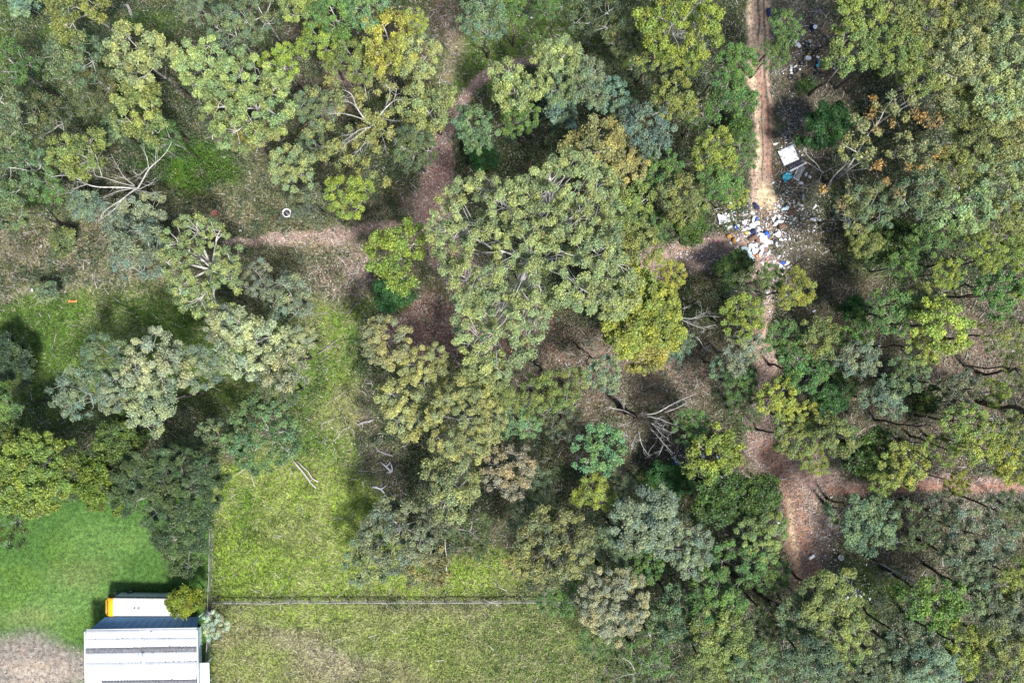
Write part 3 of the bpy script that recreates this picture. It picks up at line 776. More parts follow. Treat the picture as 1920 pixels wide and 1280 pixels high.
DK = (.0, .1, .75)      # charred stem
T = [
 # --- top left quarter
 (45, 8, 26, 5, 'dense', 'blue', 'pale blue green shrub cut by the top left corner', 'shrub'),
 (150, 12, 62, 13, 'gum', 'olive', 'yellow olive gum on the top edge, above the grey stump branch'),
 (268, 112, 64, 15, 'gum', 'pale', 'pale olive gum in the top left forest with its white trunk leaning down right'),
 (272, 212, 58, 14, 'gum', 'olive', 'yellowish gum just below the pale gum of the top left forest'),
 (140, 118, 62, 12, 'wisp', 'grey', 'thin grey green gum left of the pale gum in the top left forest'),
 (180, 175, 48, 11, 'wisp', 'dull', 'dull thin gum with bare white sticks in the top left forest'),
 (385, 128, 56, 14, 'gum', 'pale', 'pale green half of the broad double crown in the upper left'),
 (468, 190, 88, 16, 'gum', 'pale', 'broadest pale crown of the upper left, full and rounded'),
 (420, 215, 40, 12, 'gum', 'olive', 'small olive crown tucked against the broadest pale crown of the upper left'),
 (152, 292, 52, 12, 'gum', 'olive', 'yellow olive crown just above the bleached dead tree on the left'),
 (168, 388, 34, 7, 'dense', 'blue', 'small blue green tree under the lower left limbs of the bleached dead tree', 'small_tree'),
 (262, 425, 60, 8, 'tuft', 'sage', 'grey sage crown touching the foot of the bleached dead tree'),
 (262, 470, 62, 11, 'wisp', 'sage', 'grey thin crown between the dead tree and the leaning white limbed gum'),
 (375, 500, 90, 14, 'open', 'pale', 'pale gum whose white limbs fan out to the left beside the grassy track'),
 (18, 125, 52, 12, 'wisp', 'green', 'green thin crown on the left edge in the upper forest'),
 (22, 215, 58, 13, 'gum', 'grey', 'grey olive gum with a white limb on the left edge'),
 (92, 228, 52, 11, 'wisp', 'dull', 'dull crown between the left edge gum and the yellow olive crown'),
 (45, 315, 58, 12, 'wisp', 'grey', 'loose grey green crown left of the bleached dead tree'),
 (20, 390, 48, 10, 'gum', 'grey', 'grey olive crown low on the left edge above the littered slope'),
 (95, 350, 36, 9, 'wisp', 'green', 'small green crown beside the left limb of the bleached dead tree'),
 (222, 190, 34, 9, 'wisp', 'dull', 'dark thin crown wrapped round small dead white limbs'),
 (215, 248, 26, 7, 'dense', 'grey', 'small grey green bush just above the bleached dead tree', 'shrub'),
 (312, 258, 34, 9, 'wisp', 'green', 'small green crown above the tip of the longest dead limb'),
 (372, 12, 40, 12, 'gum', 'grey', 'grey green crown on the top edge above the broad double crown'),
 (438, 62, 48, 12, 'wisp', 'grey', 'soft grey crown above the broadest pale crown'),
 (488, 22, 52, 13, 'wisp', 'grey', 'large soft grey crown on the top edge left of centre'),
 (570, 12, 46, 14, 'gum', 'olive', 'olive crown on the top edge with a straight green outline'),
 (628, 34, 50, 14, 'gum', 'green', 'mid green crown above left of the bright yellow tree'),
 (690, 18, 50, 14, 'gum', 'mint', 'mint green crown on the top edge above the bright yellow tree'),
 (603, 84, 40, 12, 'gum', 'lime', 'lime yellow crown left of the bright yellow tree'),
 (530, 125, 38, 11, 'gum', 'lime', 'lime green crown right of the broadest pale crown'),
 (732, 84, 60, 14, 'gum', 'yellow', 'bright yellow tree near the top edge, left of the upper foot track'),
 (780, 48, 26, 10, 'gum', 'yellow', 'small yellow crown beside the bright yellow tree'),
 (662, 122, 42, 12, 'gum', 'olive', 'olive crown below left of the bright yellow tree'),
 (782, 115, 48, 13, 'gum', 'pale', 'pale green crown below right of the bright yellow tree'),
 (640, 80, 26, 9, 'dense', 'green', 'dark green bush squeezed between lime crown and bright yellow tree', 'shrub'),
 (596, 205, 40, 9, 'gum', 'grey', 'grey olive crown on the left flank of the white limbed gum'),
 (802, 205, 50, 11, 'gum', 'pale', 'pale crown on the right flank of the white limbed gum'),
 (780, 282, 44, 11, 'wisp', 'grey', 'thin grey crown below right of the white limbed gum'),
 (590, 275, 32, 8, 'wisp', 'grey', 'thin grey crown below left of the white limbed gum'),
 (556, 322, 46, 12, 'gum', 'pale', 'pale crown directly above the white ringed tub'),
 (580, 385, 38, 10, 'gum', 'grey', 'grey green crown just right of the white ringed tub'),
 (655, 372, 46, 12, 'gum', 'lime', 'lime yellow crown below the white limbed gum'),
 (892, 245, 46, 11, 'gum', 'mint', 'blue green crown right of the leaf strewn foot track'),
 (905, 292, 30, 4, 'dense', 'vivid', 'vivid green bush tucked under the blue green crown by the foot track', 'shrub'),
 (965, 168, 50, 13, 'gum', 'pale', 'crown with thin pale limbs at the bend of the upper foot track'),
 (975, 225, 40, 11, 'gum', 'green', 'green crown below the crown at the bend of the upper foot track'),
 (1042, 118, 46, 13, 'gum', 'pale', 'bright pale crown at the top end of the chain of crowns above the huge gum'),
 (1060, 165, 44, 12, 'gum', 'grey', 'grey green crown in the chain of crowns above the huge gum'),
 (1100, 160, 42, 12, 'gum', 'sage', 'sage crown in the middle of the chain above the huge gum'),
 (1140, 182, 40, 11, 'gum', 'blue', 'blue green crown at the right end of the chain above the huge gum'),
 (1050, 215, 28, 7, 'dense', 'blue', 'small blue green bush below the chain of crowns', 'shrub'),
 (905, 40, 50, 13, 'wisp', 'mint', 'thin mint crown with bare limbs at the top edge, right of the foot track'),
 (962, 18, 32, 11, 'gum', 'green', 'small green crown on the top edge near the centre'),
 (1030, 12, 36, 11, 'wisp', 'green', 'thin green crown on the top edge, right of centre'),
 (1110, 30, 58, 12, 'wisp', 'dull', 'wide dull green crown on the top edge left of the big lime crown'),
 (1165, 75, 36, 9, 'wisp', 'dull', 'dull low crown against the left side of the big lime crown'),
 (1272, 46, 84, 15, 'gum', 'lime', 'big lime green crown on the top edge left of the dirt track'),
 (1232, 105, 44, 12, 'gum', 'olive', 'olive crown under the big lime crown'),
 (1290, 125, 24, 9, 'gum', 'lime', 'small lime crown under the big lime crown'),
 (1372, 128, 40, 12, 'gum', 'green', 'bright green crown beside the upper dirt track'),
 (1366, 188, 46, 12, 'gum', 'green', 'green crown beside the dirt track, below the bright green one'),
 (1258, 190, 48, 12, 'gum', 'olive', 'olive green crown above the pale blue green crown'),
 (1212, 248, 52, 13, 'gum', 'blue', 'pale blue green crown between the chain and the dirt track'),
 (1178, 215, 30, 9, 'wisp', 'blue', 'thin blue crown at the upper left of the pale blue green crown'),
 (1300, 215, 34, 9, 'wisp', 'green', 'thin green crown right of the pale blue green crown'),
 (1335, 288, 46, 11, 'gum', 'lime', 'lime crown left of the dirt track at mid height'),
 (1388, 290, 36, 10, 'wisp', 'green', 'small green crown touching the dirt track'),
 (1385, 238, 24, 3, 'dense', 'deep', 'dark little bush at the edge of the dirt track', 'shrub'),
 # --- centre
 (1122, 280, 60, 13, 'gum', 'tan', 'orange tinged crown above right of the huge gum'),
 (1172, 320, 44, 12, 'gum', 'tan', 'tan yellow crown right of the orange tinged crown'),
 (1060, 290, 40, 9, 'wisp', 'dull', 'dull crown above the huge gum'),
 (995, 478, 192, 20, 'gum', 'pale', 'huge pale gum with many white limbs in the middle of the bushland'),
 (1180, 395, 50, 13, 'gum', 'olive', 'olive crown at the upper right shoulder of the huge gum'),
 (1195, 462, 48, 13, 'gum', 'olive', 'yellow olive crown at the right shoulder of the huge gum beside the branch track'),
 (1275, 375, 50, 12, 'gum', 'olive', 'olive crown between the huge gum and the dumped mattress pieces'),
 (1240, 320, 40, 11, 'gum', 'green', 'mid green crown above the olive crown left of the rubbish dump'),
 (1340, 352, 44, 11, 'gum', 'green', 'dark green crown just above left of the rubbish dump'),
 (1378, 372, 24, 9, 'gum', 'yellow', 'small yellow crown overhanging the rubbish dump'),
 (1290, 425, 36, 9, 'dense', 'deep', 'dark green bush above the branch track', 'shrub'),
 (1230, 425, 30, 9, 'gum', 'green', 'small green crown above the start of the branch track'),
 (1200, 590, 78, 14, 'dense', 'gold', 'golden yellow tree with dense bright head right of the huge gum', 'golden_wattle_tree'),
 (1215, 652, 44, 11, 'dense', (.20, .20, .05), 'lower yellow head joined to the foot of the golden tree', 'golden_wattle_tree'),
 (1150, 560, 44, 12, 'gum', 'olive', 'olive crown wedged between the huge gum and the golden tree'),
 (1250, 520, 32, 10, 'gum', 'yellow', 'yellow crown at the upper tip of the golden tree by the branch track'),
 (745, 478, 62, 13, 'gum', 'lime', 'bright lime yellow crown standing over the bend of the leaf strewn track'),
 (738, 552, 36, 5, 'dense', 'vivid', 'deep green bush in the shade below the bright lime crown', 'shrub'),
 (1268, 645, 34, 9, 'gum', 'blue', 'blue green crown below right of the golden tree'),
 (1385, 598, 44, 12, 'gum', 'lime', 'lime crown right of the small bleached dead tree'),
 (1388, 658, 40, 11, 'gum', 'sage', 'sage crown below the lime crown by the overgrown track'),
 (1355, 690, 32, 9, 'gum', 'blue', 'small blue green crown below the sage crown'),
 (1395, 545, 40, 9, 'wisp', 'dull', 'dull thin crown below the rubbish dump'),
 (1375, 505, 36, 4, 'dense', 'deep', 'dark rounded bush just below the branch track', 'shrub'),
 (1488, 545, 36, 11, 'gum', 'yellow', 'yellow streaked crown right of the overgrown track, below the dump'),
 (1440, 520, 28, 9, 'gum', 'green', 'small green crown standing over the track below the dump'),
 (1528, 635, 44, 12, 'gum', 'olive', 'olive crown with bright right edge beside the overgrown track'),
 (1468, 640, 40, 11, 'gum', 'green', 'green crown over the overgrown track'),
 (1500, 695, 44, 12, 'gum', 'green', 'green crown over the right side of the overgrown track'),
 (1450, 745, 42, 12, 'gum', 'yellow', 'yellow crown standing over the lower overgrown track'),
 (1395, 765, 36, 10, 'wisp', 'dull', 'dull crown left of the yellow crown over the track'),
 (1385, 720, 36, 10, 'wisp', 'green', 'thin green crown above left of the yellow crown over the track'),
 (1548, 752, 34, 5, 'dense', 'vivid', 'vivid green bush right of the yellow crown over the track', 'shrub'),
 (1498, 780, 34, 10, 'gum', 'yellow', 'small yellow crown beside the vivid green bush'),
 (1558, 815, 46, 12, 'gum', 'olive', 'olive crown at the top of the dirt clearing'),
 (1480, 815, 42, 11, 'gum', 'olive', 'yellow olive crown over the track just above the dirt clearing'),
 (1520, 862, 30, 9, 'wisp', 'lime', 'thin lime crown over the mouth of the dirt clearing'),
 (1130, 700, 38, 10, 'gum', 'sage', 'sage crown alone on the littered ground below the huge gum'),
 (1062, 725, 42, 10, 'wisp', 'olive', 'thin olive crown below the huge gum'),
 (1008, 745, 46, 11, 'wisp', 'olive', 'loose olive crown right of the tufted trees'),
 (972, 790, 38, 10, 'gum', 'mint', 'pale mint crown at the right foot of the tufted trees'),
 (1055, 795, 38, 9, 'wisp', 'grey', 'thin grey crown left of the black based dead tree'),
 (728, 640, 50, 12, 'tuft', (.25, .262, .125), 'tufted crown at the top left of the tufted trees'),
 (800, 690, 48, 12, 'tuft', (.245, .255, .110), 'tufted yellowish crown between top and bottom of the tufted trees'),
 (905, 700, 50, 13, 'tuft', (.240, .265, .100), 'tufted yellow crown at the top right of the tufted trees'),
 (870, 790, 78, 15, 'tuft', (.245, .270, .100), 'largest tufted yellow crown, below centre of the bushland'),
 (765, 760, 58, 12, 'tuft', (.23, .24, .105), 'loose tufted crown left of the largest tufted one'),
 (935, 745, 36, 12, 'tuft', 'olive', 'narrow tufted crown right of the largest tufted one'),
 (848, 912, 58, 13, 'gum', 'pale', 'rounded pale lime crown below the tufted trees'),
 (952, 880, 54, 12, 'wisp', 'cream', 'pinkish grey crown right of the rounded pale lime crown'),
 (1000, 905, 36, 9, 'wisp', 'grey', 'small grey crown left of the lime yellow crown'),
 (1118, 842, 52, 12, 'gum', 'mint', 'mint green crown below left of the black based dead tree'),
 (1112, 920, 38, 11, 'gum', 'yellow', 'lime yellow crown below the mint green crown'),
 (1162, 905, 28, 9, 'gum', 'sage', 'small sage crown right of the lime yellow crown'),
 (1335, 848, 56, 12, 'gum', 'lime', 'bright lime crown hanging over the second rubbish heap'),
 (1290, 800, 36, 10, 'gum', 'green', 'green crown right of the black based dead tree'),
 (1340, 925, 54, 10, 'dense', 'deep', 'deep green bushy tree below the second rubbish heap'),
 (1412, 925, 44, 10, 'dense', 'deep', 'deep green bushy tree on the left edge of the dirt clearing'),
 (1255, 898, 38, 4, 'dense', 'vivid', 'vivid green bush left of the second rubbish heap', 'shrub'),
 (1205, 975, 62, 13, 'tuft', 'sage', 'round silver sage crown, right of the lower middle'),
 (1235, 940, 34, 12, 'tuft', 'sage', 'upper lobe of silver sage beside the round silver crown'),
 (1288, 1030, 46, 12, 'tuft', 'sage', 'sage crown below right of the round silver crown'),
 (1152, 1012, 42, 11, 'tuft', 'grey', 'grey sage crown left of the round silver crown'),
 (1200, 1058, 36, 9, 'gum', 'green', 'green crown directly below the round silver crown'),
 (1040, 1020, 76, 14, 'gum', 'tan', 'wide tan flecked crown at the end of the horizontal fence'),
 (985, 1045, 40, 11, 'gum', 'tan', 'small tan crown on the left of the wide tan flecked crown'),
 (1148, 1120, 66, 14, 'tuft', 'cream', 'cream tan crown below the wide tan flecked crown'),
 (985, 965, 36, 10, 'wisp', 'grey', 'grey crown above the wide tan flecked crown'),
 (745, 1000, 72, 10, 'gum', (.165, .190, .115), 'grey green crown with thin edges over the upper paddock'),
 (830, 965, 44, 10, 'gum', 'grey', 'blue grey crown below the rounded pale lime crown'),
 (800, 1062, 48, 8, 'gum', (.20, .21, .09), 'yellow flecked crown just above the horizontal fence'),
 (690, 1050, 50, 7, 'gum', (.150, .170, .095), 'grey crown in the paddock left of the yellow flecked one'),
 (880, 1000, 44, 10, 'wisp', 'dull', 'dull crown at the right end of the upper paddock'),
 (1050, 1110, 46, 10, 'wisp', 'green', 'soft green crown across the end of the horizontal fence'),
 # --- right side forest
 (1468, 58, 36, 10, 'gum', 'green', 'yellow green crown standing over the top of the dirt track'),
 (1447, 105, 32, 9, 'wisp', 'green', 'thin green crown across the dirt track with grey limbs'),
 (1545, 235, 46, 6, 'dense', 'vivid', 'large dark green bush beside the dirt track, left of the orange flecked gum', 'shrub'),
 (1600, 25, 50, 14, 'gum', 'olive', 'olive crown on the top edge right of the scattered tyres'),
 (1672, 20, 50, 14, 'gum', 'olive', 'olive crown on the top edge with dark limbs showing'),
 (1745, 45, 56, 14, 'gum', 'olive', 'broad olive crown on the top edge of the right hand forest'),
 (1825, 35, 50, 14, 'gum', 'olive', 'olive crown near the top right corner'),
 (1898, 25, 44, 13, 'wisp', 'deep', 'dark feathery crown in the top right corner'),
 (1592, 105, 52, 14, 'gum', 'olive', 'olive crown directly right of the scattered tyres'),
 (1658, 100, 50, 14, 'gum', 'olive', 'second olive crown right of the scattered tyres'),
 (1715, 145, 46, 14, 'gum', 'olive', 'olive crown above the orange flecked gum'),
 (1790, 120, 58, 15, 'gum', 'pale', 'pale yellow crown in the upper right forest'),
 (1872, 95, 56, 15, 'gum', 'pale', 'pale yellow crown on the right edge near the top'),
 (1860, 180, 56, 15, 'gum', 'pale', 'pale crown on the right edge, above the orange tips'),
 (1795, 205, 48, 13, 'gum', 'olive', 'olive crown behind the upper limbs of the orange flecked gum'),
 (1892, 255, 48, 14, 'gum', 'tan', 'orange tipped crown on the right edge'),
 (1835, 270, 52, 14, 'gum', 'olive', 'olive crown right of the orange flecked gum'),
 (1872, 335, 54, 14, 'gum', 'pale', 'bright olive crown on the right edge below the orange tips'),
 (1790, 320, 50, 13, 'gum', 'olive', 'olive crown at the right tips of the orange flecked gum'),
 (1720, 370, 54, 13, 'gum', 'grey', 'grey olive crown below the orange flecked gum'),
 (1640, 385, 48, 12, 'wisp', 'grey', 'thin grey crown right of the rubbish strip'),
 (1590, 395, 36, 10, 'wisp', 'grey', 'thin grey crown beside the scattered rubbish right of the dump'),
 (1800, 395, 52, 13, 'gum', 'pale', 'pale crown with knobbly right edge below the orange tips'),
 (1868, 415, 44, 12, 'gum', 'olive', 'olive crown on the right edge at one third height'),
 (1745, 440, 44, 12, 'gum', 'green', 'green crown above the lime crowns of the right forest'),
 (1665, 455, 46, 7, 'dense', 'deep', 'deep green bush below the thin grey crown', 'shrub'),
 (1612, 455, 32, 10, 'gum', 'olive', 'small olive crown beside the grassy patch right of the dump'),
 (1690, 500, 34, 9, 'wisp', 'green', 'thin green crown right of the deep green bush'),
 (1835, 475, 40, 13, 'gum', 'lime', 'lime crown of the right forest with bright knobs'),
 (1768, 512, 32, 11, 'gum', 'lime', 'small lime crown left of the knobbly lime crown'),
 (1895, 480, 40, 12, 'gum', 'lime', 'lime crown cut by the right edge'),
 (1862, 548, 46, 12, 'gum', 'green', 'green crown above the leaf littered ground at the right edge'),
 (1902, 545, 28, 12, 'gum', 'lime', 'small bright lime crown on the right edge'),
 (1595, 578, 24, 5, 'dense', 'vivid', 'round dark green bush standing clear in the right forest', 'shrub'),
 (1602, 622, 36, 8, 'gum', 'green', 'green crown directly below the round dark green bush'),
 (1665, 585, 48, 12, 'gum', 'green', 'green crown left of the brightest lime crown'),
 (1755, 612, 58, 14, 'gum', (.26, .285, .065), 'brightest lime crown, dense and round, in the right forest'),
 (1722, 650, 40, 12, 'gum', 'lime', 'lime crown at the lower left of the brightest one'),
 (1710, 565, 32, 11, 'gum', 'olive', 'olive crown at the upper left of the brightest lime crown'),
 (1870, 630, 44, 11, 'wisp', 'olive', 'thin olive crown on leaf litter at the right edge'),
 (1605, 672, 42, 10, 'gum', 'sage', 'sage crown below the round dark green bush, left of two others'),
 (1690, 700, 42, 10, 'gum', 'grey', 'grey crown below the brightest lime crown'),
 (1655, 745, 40, 9, 'gum', 'sage', 'sage crown standing over bare leaf litter'),
 (1575, 720, 32, 4, 'dense', 'deep', 'dark bush among the trees left of the sage crowns', 'shrub'),
 (1790, 732, 44, 11, 'gum', 'grey', 'grey tan crown left of the thick black trunks'),
 (1730, 748, 30, 6, 'dense', 'deep', 'dark green bush left of the grey tan crown', 'shrub'),
 (1858, 735, 26, 10, 'gum', 'lime', 'small bright lime crown between the thick black trunks'),
 (1900, 690, 34, 11, 'wisp', 'olive', 'thin olive crown on the right edge above the black trunks'),
 (1625, 845, 48, 8, 'dense', 'deep', 'deep green bushy tree at the upper right of the dirt clearing'),
 (1682, 872, 48, 11, 'gum', 'yellow', 'yellow green crown over the right hand track near the clearing'),
 (1650, 905, 30, 8, 'gum', 'lime', 'small lime crown on the upper edge of the right hand track'),
 (1795, 790, 44, 12, 'gum', 'olive', 'yellow olive crown above the right hand track'),
 (1832, 832, 44, 12, 'gum', 'yellow', 'yellow crown above the right hand track'),
 (1892, 800, 40, 12, 'gum', 'olive', 'olive crown below the black trunks on the right edge'),
 (1888, 868, 40, 12, 'gum', 'yellow', 'yellow crown on the right edge above the right hand track'),
 (1790, 905, 26, 8, 'gum', 'yellow', 'small yellow crown in the middle of the right hand track'),
 (1760, 835, 34, 9, 'wisp', 'lime', 'thin lime crown beside the leaning black stems'),
 # --- lower right
 (1615, 975, 56, 12, 'gum', 'grey', 'round grey green crown right of the dirt clearing'),
 (1700, 985, 44, 10, 'wisp', 'dull', 'dull thin crown right of the round grey green crown'),
 (1760, 965, 46, 10, 'wisp', 'grey', 'thin grey crown below the right hand track'),
 (1828, 1005, 56, 12, 'wisp', 'sage', 'broad thin sage crown in the lower right forest'),
 (1880, 960, 44, 11, 'wisp', 'grey', 'thin grey crown on the right edge below the track'),
 (1800, 1050, 44, 11, 'gum', 'grey', 'grey crown below the broad thin sage crown'),
 (1900, 1078, 42, 13, 'gum', 'lime', 'lime green crown on the right edge in the lower forest'),
 (1745, 1125, 56, 13, 'gum', (.12, .185, .045), 'bright green crown at the tip of the fallen looking pale stem'),
 (1822, 1110, 46, 12, 'gum', 'grey', 'grey green crown right of the bright green crown'),
 (1882, 1145, 48, 13, 'gum', 'grey', 'grey green crown on the lower right edge'),
 (1800, 1210, 50, 13, 'gum', 'lime', 'lime flecked crown near the lower right corner'),
 (1878, 1220, 54, 14, 'gum', 'olive', 'olive crown in the lower right corner'),
 (1735, 1250, 50, 14, 'gum', 'sage', 'sage crown on the bottom edge left of the lime flecked crown'),
 (1690, 1195, 44, 13, 'gum', 'grey', 'grey crown left of the lime flecked crown'),
 (1655, 1240, 46, 13, 'gum', 'grey', 'grey green crown on the bottom edge in the lower right'),
 (1545, 1115, 56, 13, 'gum', 'olive', 'olive crown at the bottom end of the dirt clearing'),
 (1500, 1150, 46, 12, 'gum', 'grey', 'grey olive crown left of the crown at the clearing bottom'),
 (1572, 1190, 50, 13, 'gum', 'olive', 'knobbly olive crown below the crown at the clearing bottom'),
 (1512, 1240, 54, 14, 'gum', 'grey', 'grey crown on the bottom edge, below the knobbly olive crown'),
 (1582, 1268, 40, 13, 'gum', 'grey', 'grey crown cut by the bottom edge right of its grey neighbour'),
 (1425, 1000, 44, 11, 'gum', 'olive', 'olive crown on the left edge of the dirt clearing'),
 (1380, 1052, 46, 11, 'wisp', 'green', 'soft green crown between the sage crown and the clearing'),
 (1442, 1070, 36, 10, 'wisp', 'green', 'thin green crown at the lower left edge of the clearing'),
 (1335, 1120, 52, 12, 'gum', 'green', 'green crown below right of the sage crown'),
 (1345, 1185, 56, 13, 'gum', 'olive', 'olive crown in the lower middle right forest'),
 (1262, 1150, 48, 11, 'gum', 'grey', 'grey olive crown right of the cream tan crown'),
 (1400, 1235, 48, 13, 'gum', 'grey', 'grey green crown on the bottom edge beside the forked black trunk'),
 (1320, 1250, 46, 12, 'gum', 'olive', 'olive crown on the bottom edge right of the bare grey limbs'),
 (1440, 1160, 36, 10, 'wisp', 'dull', 'dull thin crown beside the forked black trunk'),
 (1225, 1215, 44, 10, 'wisp', 'green', 'thin green crown with bare grey limbs near the bottom edge'),
 (1125, 1195, 40, 9, 'wisp', 'green', 'soft green crown below the cream tan crown'),
 (1160, 1255, 40, 9, 'wisp', 'green', 'soft green crown on the bottom edge at the paddock end'),
 # --- left
 (300, 680, 62, 13, 'tuft', 'cream', 'cream sage crown at the upper middle of the left cluster'),
 (290, 752, 56, 13, 'tuft', 'cream', 'cream crown at the bottom of the left cluster'),
 (205, 668, 46, 11, 'tuft', 'grey', 'grey crown on the upper left of the left cluster'),
 (232, 735, 40, 12, 'tuft', 'sage', 'sage crown inside the left cluster'),
 (150, 738, 52, 12, 'wisp', 'sage', 'yellow tipped grey crown reaching furthest left from the left cluster'),
 (380, 690, 46, 11, 'tuft', 'sage', 'sage crown in the middle gap of the left cluster'),
 (470, 640, 66, 13, 'tuft', 'cream', 'large cream crown at the upper right of the left cluster'),
 (430, 612, 40, 12, 'tuft', 'cream', 'small cream crown at the upper left of the large cream one'),
 (530, 680, 56, 12, 'wisp', 'cream', 'soft cream crown beside the green clearing'),
 (560, 640, 36, 11, 'tuft', 'cream', 'small cream crown jutting into the green clearing'),
 (540, 560, 50, 10, 'wisp', 'sage', 'soft sage crown above the large cream one'),
 (488, 525, 36, 9, 'wisp', 'sage', 'soft pale crown right of the leaning white limbed gum'),
 (520, 735, 44, 11, 'wisp', 'grey', 'thin grey crown below the soft cream crown'),
 (495, 815, 74, 12, 'gum', (.115, .165, .075), 'round blue green crown with yellow tips left of the green clearing'),
 (405, 822, 44, 10, 'gum', 'grey', 'grey green crown left of the round blue green crown'),
 (75, 888, 82, 13, 'dense', (.140, .165, .035), 'wide yellow green leafy tree above the lawn at the left'),
 (20, 845, 44, 11, 'dense', (.10, .13, .03), 'green leafy tree on the left edge above the lawn'),
 (232, 828, 46, 11, 'dense', (.070, .105, .025), 'dark green leafy tree above the pine'),
 (200, 905, 50, 12, 'dense', (.085, .115, .018), 'dark yellow green leafy tree between wide leafy tree and pine'),
 (322, 925, 104, 14, 'pine', 'pine', 'broad dark pine like tree above the lawn fence corner'),
 (345, 1040, 44, 7, 'wisp', 'dull', 'low tree with bare grey twigs between pine and bus'),
 (350, 1123, 34, 5, 'dense', (.125, .170, .015), 'glossy yellow green bush hiding the rear of the bus', 'shrub'),
 (12, 985, 50, 9, 'wisp', 'deep', 'dark soft tree on the left edge of the lawn'),
 (8, 765, 44, 10, 'gum', 'green', 'green crown on the left edge above the leafy trees'),
 (20, 672, 44, 5, 'dense', (.035, .065, .03), 'low dark blue green thicket on the left edge of the green field', 'shrub'),
 (402, 1172, 26, 3.5, 'wisp', 'silver', 'silver leaved shrub straddling the fence beside the shed', 'shrub'),
 (120, 455, 26, 3, 'dense', 'dull', 'low dull bush on the littered slope at the left', 'shrub'),
 (92, 548, 22, 3, 'dense', 'grey', 'grey bush at the edge of the faint left track', 'shrub'),
 (465, 262, 34, 10, 'gum', 'olive', 'small olive crown hanging below the broadest pale crown'),
 (505, 240, 36, 11, 'gum', 'pale', 'pale crown at the lower right of the broadest pale crown'),
]
for t in T:
    px, py, rp, h, kind, hue, label = t[:7]
    nm = t[7] if len(t) > 7 else None
    cat = 'shrub' if nm == 'shrub' else 'tree'
    # charred black stems in the eastern and southern half, smooth pale ones to the north west
    if kind == 'gum' and px > 1120 and py > 940 and len(TREES) % 3: kind = 'tuft'
    if px > 1120 and py > 940: rp *= 1.08
    bk = DK if (px > 1400 and py > 420) or (py > 640 and px > 950) else (.2, .6, .95)
    if rp > 150: bk = (.5, .9, 1.0)
    tree(px, py, rp, h, kind, hue, label, nm, cat, bk)
# bushes and saplings of the understorey that the photograph shows between the crowns are in 'undergrowth'

# ------------------------------------------------------------------ trees whose limbs can be traced one by one
def px_paths(paths, ox, oy, k, base, zf, ztip):
    """limb centre lines: points (x, y) on an enlarged crop with origin ox, oy and factor k; heights rise along each limb"""
    res = []
    for w, z0, z1, pts in paths:
        q = np.array([(ox + a / k, oy + b / k) for a, b in pts])
        if len(q) > 2:      # smooth the line
            dd = np.concatenate([[0], np.cumsum(np.hypot(*np.diff(q, axis=0).T))])
        else: dd = np.array([0, 1.0])
        m = max(6, len(q) * 3)
        tt = np.linspace(0, dd[-1], m)
        qx = np.interp(tt, dd, q[:, 0]); qy = np.interp(tt, dd, q[:, 1])
        for _ in range(2):
            qx[1:-1] = (qx[:-2] + 2 * qx[1:-1] + qx[2:]) / 4; qy[1:-1] = (qy[:-2] + 2 * qy[1:-1] + qy[2:]) / 4
        z = z0 + (z1 - z0) * (tt / dd[-1]) ** .8
        W = np.array([P(a, b, c) for a, b, c in zip(qx, qy, z)])
        W[:, 2] += 0
        rad = (.62 if zf == 9 else .72) * w * (1 - .8 * tt / dd[-1])
        res.append((W, rad))
    return res
def twigs(limbs, r_, n=3, L=1.1, w=.028):
    out = []
    for W, rad in limbs:
        for _ in range(n + len(W) // 5):
            i = r_.integers(len(W) // 4, len(W) - 1)
            d = W[min(i + 1, len(W) - 1)] - W[i - 1]; d /= np.linalg.norm(d) + 1e-9
            d = d + r_.normal(0, .75, 3); d /= np.linalg.norm(d)
            l = L * r_.uniform(.4, 1.3)
            p = [W[i], W[i] + d * l * .5 + r_.normal(0, .08, 3), W[i] + d * l + r_.normal(0, .18, 3) + np.array([0, 0, .1])]
            out.append((np.array(p), np.array([w, w * .7, w * .3]) * (.7 + rad[i] * 3)))
    return out
